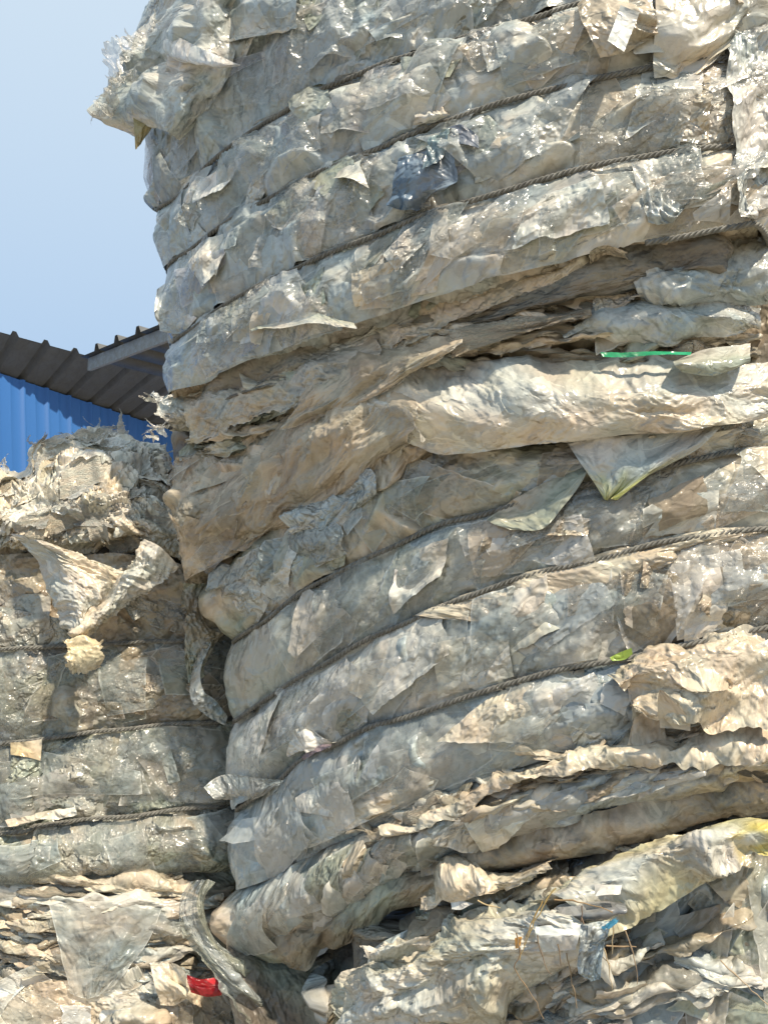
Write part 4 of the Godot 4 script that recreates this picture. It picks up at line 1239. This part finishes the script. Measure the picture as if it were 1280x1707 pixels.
	film([line("top", "262,18 215,60 172,74 168,110 178,150 150,180", 0.16), line("top", "275,50 240,85 208,105 208,130 205,160 180,185", 0.24)], "film_sheet", "glossy_clear", frill, {"cell": 0.0045, "sd": 3.3, "c0": WHITE, "c1": PALE, "crumple": 1.4, "k0": 2, "k1": 9, "alpha": 0.5, "rag": [0.03, 0.01, 0, 0], "rag_freq": 50.0})
	for k in 22:
		var f := rng.randf()
		var at := line("top", "%f,%f" % [lerpf(150.0, 250.0, f) + rng.randf_range(0, 30), lerpf(175.0, 35.0, f) + rng.randf_range(-5, 35)], 0.2)
		shred(at[0], Vector3(rng.randf_range(-1.0, -0.2), rng.randf_range(-0.2, 0.9), rng.randf_range(-0.2, 0.4)), rng.randf_range(0.05, 0.11), rng.randf_range(0.02, 0.06), frill, pick([WHITE, PALE]), "glossy_clear", 0.5)
	loose("white_tongue", "flat white tongue of film across the overhanging bundle", sheet, [line("top", "275,66 300,64 340,84 396,104", 0.33), line("top", "274,84 300,96 350,105 398,108", 0.34), line("top", "288,92 310,104 360,110 396,112", 0.32)], "taut_film", {"cell": 0.005, "c0": WHITE, "c1": PALE, "crumple": 0.3, "dirt": 0.0})
	loose("ochre_corner", "ochre pointed corner of plastic hanging under the overhanging bundle", "plastic scrap", [line("top", "222,184 245,186 272,178", 0.24), line("top", "224,215 240,212 258,205", 0.25), line("top", "226,246 229,247 234,240", 0.25)], "taut_film", {"cell": 0.004, "c0": Color(0.42, 0.34, 0.14), "c1": Color(0.36, 0.30, 0.15), "crumple": 0.4})
	loose("top_sheet", "grey taut sheet with a beige upper fold along the very top of the upper bale", sheet, [line("top", "330,-30 400,-50 520,-60", 0.10), line("top", "335,30 410,22 500,6", 0.16), line("top", "350,75 430,62 492,48", 0.14)], "taut_film", {"cell": 0.006, "c0": PALE, "c1": GREY, "crumple": 0.6})
	loose("left_roll", "pale curled roll of film at the left edge below the third rope", sheet, [line("top", "262,482 280,470 300,462", 0.03), line("top", "258,520 272,512 300,505", 0.06), line("top", "268,552 300,555 330,530", 0.04)], "taut_film", {"cell": 0.0045, "c0": WHITE, "c1": GREY, "crumple": 0.6})
	# ---- bottom bale
	loose("yellow_sheet", "long pale yellow sheet folded over the lowest bale with a yellow right end", sheet, [line("low", "878,1506 960,1462 1060,1415 1150,1385 1230,1368 1310,1358", 0.02), line("low", "940,1500 1010,1470 1090,1430 1170,1400 1240,1385 1310,1380", 0.12), line("low", "1000,1562 1060,1540 1120,1505 1190,1455 1250,1420 1310,1415", 0.10)], "taut_film", {"cell": 0.006, "c0": PALE, "c1": Color(0.60, 0.56, 0.36), "crumple": 0.7, "ridge": 0.012, "rx": 3.0, "ry": 16.0, "tip": Color(0.66, 0.54, 0.17), "tip0": 0.72, "tip_v": false})
	loose("pale_sack", "large pale crumpled sack of film lying at the left end of the lowest bale", "plastic sack", [line("low", "566,1680 590,1620 660,1585 740,1545 830,1508 900,1490", 0.0), line("low", "560,1690 600,1640 680,1605 780,1560 860,1530 930,1515", 0.14), line("low", "562,1720 640,1670 740,1625 830,1590 900,1570 990,1545", 0.17), line("low", "600,1790 700,1710 780,1680 860,1640 920,1610 1010,1585", 0.13), line("low", "640,1800 720,1725 800,1690 870,1655 930,1620 1010,1600", 0.04)],
		"crinkled_film", {"cell": 0.0055, "c0": PALE, "c1": Color(0.58, 0.55, 0.44), "crumple": 1.1, "ridge": 0.014, "rx": 4.0, "ry": 16.0})
	loose("torn_wad", "small cream torn wad on the upper left end of the pale sack", "plastic scrap", [line("low", "606,1585 640,1562 680,1550 712,1552", 0.08), line("low", "604,1596 650,1580 690,1570 716,1568", 0.14), line("low", "622,1606 660,1598 700,1588 722,1578", 0.08)], "crinkled_film", {"cell": 0.004, "c0": CREAM, "c1": PALE, "crumple": 1.4, "ridge": 0.006, "rx": 20.0, "ry": 20.0, "rag": [0.01, 0.01, 0.015, 0.01], "rag_freq": 60.0})
	loose("label_bag", "small white bag on the pale sack under the dry stalks", "bag", [line("low", "890,1542 930,1538 968,1538", 0.20), line("low", "892,1565 930,1562 966,1560", 0.22), line("low", "905,1590 935,1585 958,1580", 0.20)], "taut_film", {"cell": 0.004, "c0": Color(0.70, 0.68, 0.69), "c1": WHITE, "crumple": 0.6, "dirt": 0.1})
	loose("blue_bag", "clear light blue bag beside the small white bag", "bag", [line("low", "968,1542 995,1536 1022,1532", 0.250), line("low", "966,1575 992,1570 1012,1562", 0.270), line("low", "962,1610 985,1600 1005,1592", 0.260), line("low", "966,1628 985,1636 1000,1630", 0.240)], "glossy_film", {"cell": 0.004, "c0": Color(0.40, 0.56, 0.68), "c1": GREY, "crumple": 1.2})
	loose("blue_tie", "frayed blue tie at the top of the light blue bag", "tie", [line("low", "1000,1545 1015,1535 1026,1524", 0.280), line("low", "1006,1550 1018,1544 1028,1534", 0.290)], "crinkled_film", {"cell": 0.003, "c0": Color(0.05, 0.22, 0.36), "c1": Color(0.08, 0.30, 0.42), "crumple": 1.2, "rag": [0.004, 0.006, 0.0, 0.006], "rag_freq": 120.0})
	loose("grey_pouch", "dark grey flattened pouch above the small white bag", "bag", [line("low", "905,1530 930,1505 980,1500 1040,1512", 0.12), line("low", "905,1534 950,1525 1000,1522 1045,1520", 0.17), line("low", "915,1538 960,1536 1000,1536 1030,1530", 0.16)], "taut_film", {"cell": 0.005, "c0": Color(0.20, 0.20, 0.21), "c1": Color(0.32, 0.31, 0.30), "crumple": 0.8})
	loose("orange_tag", "small orange tag hanging between stalks left of the small white bag", "tag", [line("low", "859,1564 866,1562 871,1562", 0.21), line("low", "860,1582 866,1580 869,1578", 0.22)], "taut_film", {"cell": 0.003, "c0": Color(0.62, 0.30, 0.05), "crumple": 0.3})
	loose("paper_corner", "white paper corner sticking out at the foot of the yellow sheet", "paper", [line("low", "990,1474 1010,1476 1036,1478", 0.15), line("low", "992,1495 1010,1494 1034,1494", 0.17)], "taut_film", {"cell": 0.004, "c0": Color(0.74, 0.72, 0.66), "c1": WHITE, "crumple": 0.4})
	loose("white_chip", "small white chip of plastic in the dark gap above the pale sack", "plastic scrap", [line("low", "753,1503 770,1502 790,1508", 0.02), line("low", "754,1516 768,1517 782,1514", 0.03)], "taut_film", {"cell": 0.003, "c0": WHITE, "crumple": 0.3})
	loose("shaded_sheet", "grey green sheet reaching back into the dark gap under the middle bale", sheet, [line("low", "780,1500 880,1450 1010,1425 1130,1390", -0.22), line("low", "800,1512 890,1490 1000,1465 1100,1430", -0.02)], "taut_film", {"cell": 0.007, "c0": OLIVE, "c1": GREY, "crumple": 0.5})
	# ---- left bales
	var ks := thing("knotted_sheet", "cream sheet hanging from the left heap and twisted into a knot at its lower end", sheet, at_depth(125, 1060, 2.6))
	film([line("left", "18,890 50,930 80,985 105,1030 122,1058", 0.12), line("left", "70,900 110,945 125,990 132,1030 128,1060", 0.20), line("left", "130,930 170,960 165,1000 148,1035 134,1060", 0.17), line("left", "190,950 215,965 190,1000 156,1038 138,1062", 0.12)], "left_wing", "crinkled_film", ks, {"cell": 0.005, "c0": CREAM, "c1": PALE, "crumple": 0.9, "k0": 1, "k1": 9, "ridge": 0.012, "rx": 3.0, "ry": 10.0, "dirt": 0.08})
	film([line("left", "240,898 215,940 175,990 135,1030 116,1056", 0.16), line("left", "268,912 232,955 190,1005 146,1042 122,1064", 0.21), line("left", "300,945 262,970 205,1020 160,1050 134,1072", 0.14)], "right_wing", "crinkled_film", ks, {"cell": 0.005, "c0": PALE, "c1": CREAM, "crumple": 0.8, "k0": 1, "k1": 9, "ridge": 0.022, "rx": 2.0, "ry": 24.0, "dirt": 0.1})
	loose("knot_end", "crumpled cream ball of film at the lower end of the knotted sheet", "plastic scrap", [line("left", "112,1060 130,1056 146,1060", 0.18), line("left", "106,1078 140,1072 174,1072", 0.23), line("left", "108,1098 140,1098 176,1090", 0.24), line("left", "118,1112 144,1122 170,1108", 0.20)], "crinkled_film", {"cell": 0.004, "c0": Color(0.68, 0.58, 0.38), "c1": CREAM, "crumple": 2.6, "ridge": 0.018, "rx": 16.0, "ry": 10.0, "rag": [0, 0.02, 0.014, 0.014], "rag_freq": 50.0})
	loose("hanging_triangle", "clear triangular sheet hanging down over the flattened layers of the lower left bale", sheet, [line("left", "82,1508 140,1503 200,1504 270,1515", 0.12), line("left", "95,1560 150,1557 200,1557 250,1565", 0.14), line("left", "108,1610 150,1612 190,1610 220,1607", 0.15), line("left", "118,1655 140,1664 165,1660 186,1650", 0.15)], "taut_clear", {"cell": 0.005, "c0": PALE, "c1": GREY, "crumple": 0.45, "k0": 1, "k1": 9, "undulate": 0.004, "alpha": 0.6, "dirt": 0.05})
	loose("standing_scrap", "pale crumpled scrap standing on edge beside the red scrap", "plastic scrap", [line("left", "250,1605 275,1606 300,1618", 0.20), line("left", "258,1640 285,1640 314,1648", 0.24), line("left", "268,1676 290,1678 308,1670", 0.22)], "crinkled_film", {"cell": 0.0045, "c0": PALE, "c1": CREAM, "crumple": 1.5})
	loose("red_cloth", "bright red scrap of plastic at the right end of the lower left bale", "plastic scrap", [line("left", "312,1624 335,1630 366,1626", 0.20), line("left", "314,1640 340,1646 370,1642", 0.23), line("left", "318,1655 345,1663 370,1660", 0.22)], "taut_film", {"cell": 0.004, "c0": Color(0.55, 0.02, 0.03), "c1": Color(0.60, 0.03, 0.04), "crumple": 0.8, "dirt": 0.0})
	loose("indigo_scrap", "dark indigo scrap of plastic right of the red scrap", "plastic scrap", [line("left", "390,1648 402,1638 418,1642", 0.22), line("left", "388,1664 405,1666 420,1660", 0.22)], "taut_film", {"cell": 0.004, "c0": Color(0.05, 0.03, 0.16), "crumple": 0.8})
	loose("orange_square", "faded orange square of film under the middle rope of the left bale", sheet, [line("left", "18,1238 45,1236 72,1232", 0.045), line("left", "20,1258 46,1262 68,1268", 0.05)], "taut_film", {"cell": 0.004, "c0": Color(0.58, 0.44, 0.25), "c1": CREAM, "crumple": 0.4})
	loose("white_ribbon", "thin white torn ribbon along the lowest rope of the left bale", "plastic strip", [line("left", "8,1366 50,1358 90,1350 130,1345", 0.07), line("left", "14,1378 55,1372 95,1366 132,1356", 0.09)], "crinkled_film", {"cell": 0.004, "c0": WHITE, "c1": CREAM, "crumple": 0.8, "rag": [0.006, 0.008, 0, 0.01]})
	# strips hanging in the gap between the stacks
	loose("twisted_strip", "long grey strip of film drooping out of the gap between the stacks at its foot", "plastic strip", [line("left", "318,1470 302,1496 300,1532 316,1575 342,1605,0.06 372,1648,0.14 402,1692,0.24 430,1730,0.3", 0.30), line("left", "336,1466 322,1496 322,1532 338,1572 366,1602,0.06 400,1640,0.14 438,1682,0.24 468,1725,0.3", 0.312), line("left", "356,1468 342,1497 344,1532 362,1570 394,1600,0.06 430,1630,0.14 478,1668,0.24 518,1716,0.3", 0.30)], "milky_film", {"cell": 0.005, "c0": GREY, "c1": OLIVE, "crumple": 0.35, "ridge": 0.002, "rx": 2.0, "ry": 20.0, "undulate": 0.006})
	loose("gap_curtain", "brownish curtain of film hanging in the gap between the stacks", sheet, [line("left", "305,975 340,975 372,1000", 0.08), line("left", "310,1030 342,1040 372,1050", 0.12), line("left", "308,1090 330,1100 350,1090", 0.12), line("left", "315,1140 328,1140 340,1125", 0.08)], "crinkled_film", {"cell": 0.005, "c0": BROWN, "c1": OLIVE, "crumple": 1.2, "ridge": 0.02, "rx": 16.0, "ry": 2.0})
	loose("twisted_tail", "thin twisted tail of film dangling in the dark gap", "plastic strip", [line("left", "340,1070 322,1110 318,1160 340,1190 375,1210", 0.14), line("left", "352,1070 336,1115 340,1150 362,1170 380,1195", 0.16)], "crinkled_film", {"cell": 0.005, "c0": GREY, "c1": BROWN, "crumple": 1.2, "ridge": 0.015, "rx": 2.0, "ry": 20.0})
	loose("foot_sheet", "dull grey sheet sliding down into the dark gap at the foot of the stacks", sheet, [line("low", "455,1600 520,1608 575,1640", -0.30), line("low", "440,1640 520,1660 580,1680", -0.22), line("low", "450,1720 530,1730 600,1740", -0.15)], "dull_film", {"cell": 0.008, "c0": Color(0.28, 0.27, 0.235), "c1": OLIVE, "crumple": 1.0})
	# ---- dry stalks
	stalk("860,1555 867,1590 858,1615 890,1665 905,1700", 0.24, Color(0.24, 0.17, 0.10))
	stalk("925,1480 900,1520 880,1560 866,1600", 0.23, Color(0.50, 0.36, 0.14))
	stalk("905,1500 885,1540 872,1575", 0.25, Color(0.46, 0.30, 0.10))
	stalk("945,1590 950,1620 962,1680", 0.24, Color(0.30, 0.22, 0.13))
	stalk("968,1530 985,1560 1000,1590 1015,1605", 0.25, Color(0.20, 0.14, 0.09))
	stalk("970,1510 968,1540", 0.24, Color(0.18, 0.13, 0.09))
	stalk("1022,1545 1020,1590", 0.25, Color(0.42, 0.33, 0.20))
	stalk("1005,1580 1012,1600 1020,1650", 0.25, Color(0.46, 0.36, 0.22))
	stalk("896,1560 905,1600 918,1625", 0.24, Color(0.20, 0.15, 0.10))
	stalk("930,1575 934,1610", 0.24, Color(0.22, 0.16, 0.10))
	stalk("925,1500 975,1505 1020,1520", 0.20, Color(0.30, 0.20, 0.10))
	stalk("1040,1550 1055,1590 1062,1640", 0.22, Color(0.30, 0.22, 0.14))
	stalk("1200,1600 1240,1640 1285,1680", 0.20, Color(0.42, 0.33, 0.22))
	stalk("1010,1575 1060,1580", 0.22, Color(0.34, 0.24, 0.14))
	stalk("795,1502 812,1508 835,1515", 0.12, Color(0.52, 0.40, 0.22))

var stalk_looks := ["slanting down the pale sack to its lower edge", "ochre and longest of the bunch left of the small white bag", "ochre beside the orange tag", "hanging straight below the small white bag", "dark and crossing the light blue bag", "short and dark above the light blue bag", "straw coloured under the frayed blue tie", "straw coloured below the light blue bag", "dark on the left edge of the small white bag", "short and dark at the middle of the small white bag", "lying across the dark grey pouch", "thin and hanging right of the light blue bag", "slanting at the right edge of the lowest bale", "lying level right of the light blue bag", "lying by the small white chip"]
var stalk_count := 0
func stalk(text: String, out: float, c: Color):
	var pts := line("low", text, out)
	var ls := length_of(pts)
	var n := clampi(int(ls / 0.012), 4, 60)
	var p := spline(pts, n + 1)
	var st := SurfaceTool.new()
	st.begin(Mesh.PRIMITIVE_TRIANGLES)
	for i in n + 1:
		var t := (p[mini(i + 1, n)] - p[maxi(i - 1, 0)]).normalized()
		var e1 := t.cross(Vector3(0.3, 0.2, 1)).normalized()
		var e2 := e1.cross(t)
		var knot := 1.0 + (0.5 if i % 7 == 3 else 0.0)
		var rad := lerpf(0.0019, 0.0009, float(i) / n) * knot
		var wob := Vector3(nz.get_noise_2d(i * 0.35, stalk_count * 5.0), nz.get_noise_2d(i * 0.35, 40.0 + stalk_count * 5.0), 0) * 0.0022
		for k in 6:
			var nn := e1 * cos(TAU * k / 6.0) + e2 * sin(TAU * k / 6.0)
			st.set_color(c * (0.9 + 0.3 * nz.get_noise_2d(i * 0.6, k)))
			st.set_normal(nn)
			st.add_vertex(p[i] + wob + nn * rad)
	for i in n:
		for k in 6:
			var a := i * 6 + k
			var b := i * 6 + (k + 1) % 6
			for v in [a, b, a + 6, b, b + 6, a + 6]:
				st.add_index(v)
	var mi := put(st.commit(), "dry_stalk", mats.straw)
	tag(mi, "dry stalk " + stalk_looks[stalk_count % stalk_looks.size()], "stalk", "dry stalks on the lowest bale")
	stalk_count += 1

var tuft: Node3D
func tag_shred(p: Vector3, d: Vector3):
	if tuft == null:
		tuft = thing("shred_tuft", "tuft of torn white shreds sticking out at the left end of the ragged joint", "plastic shreds", p)
	shred(p, d, rng.randf_range(0.04, 0.10), rng.randf_range(0.015, 0.035), tuft, pick([WHITE, PALE, CREAM]))

func finish_log():
	print("meshes ", find_children("*", "MeshInstance3D", true, false).size(), " ms ", Time.get_ticks_msec())
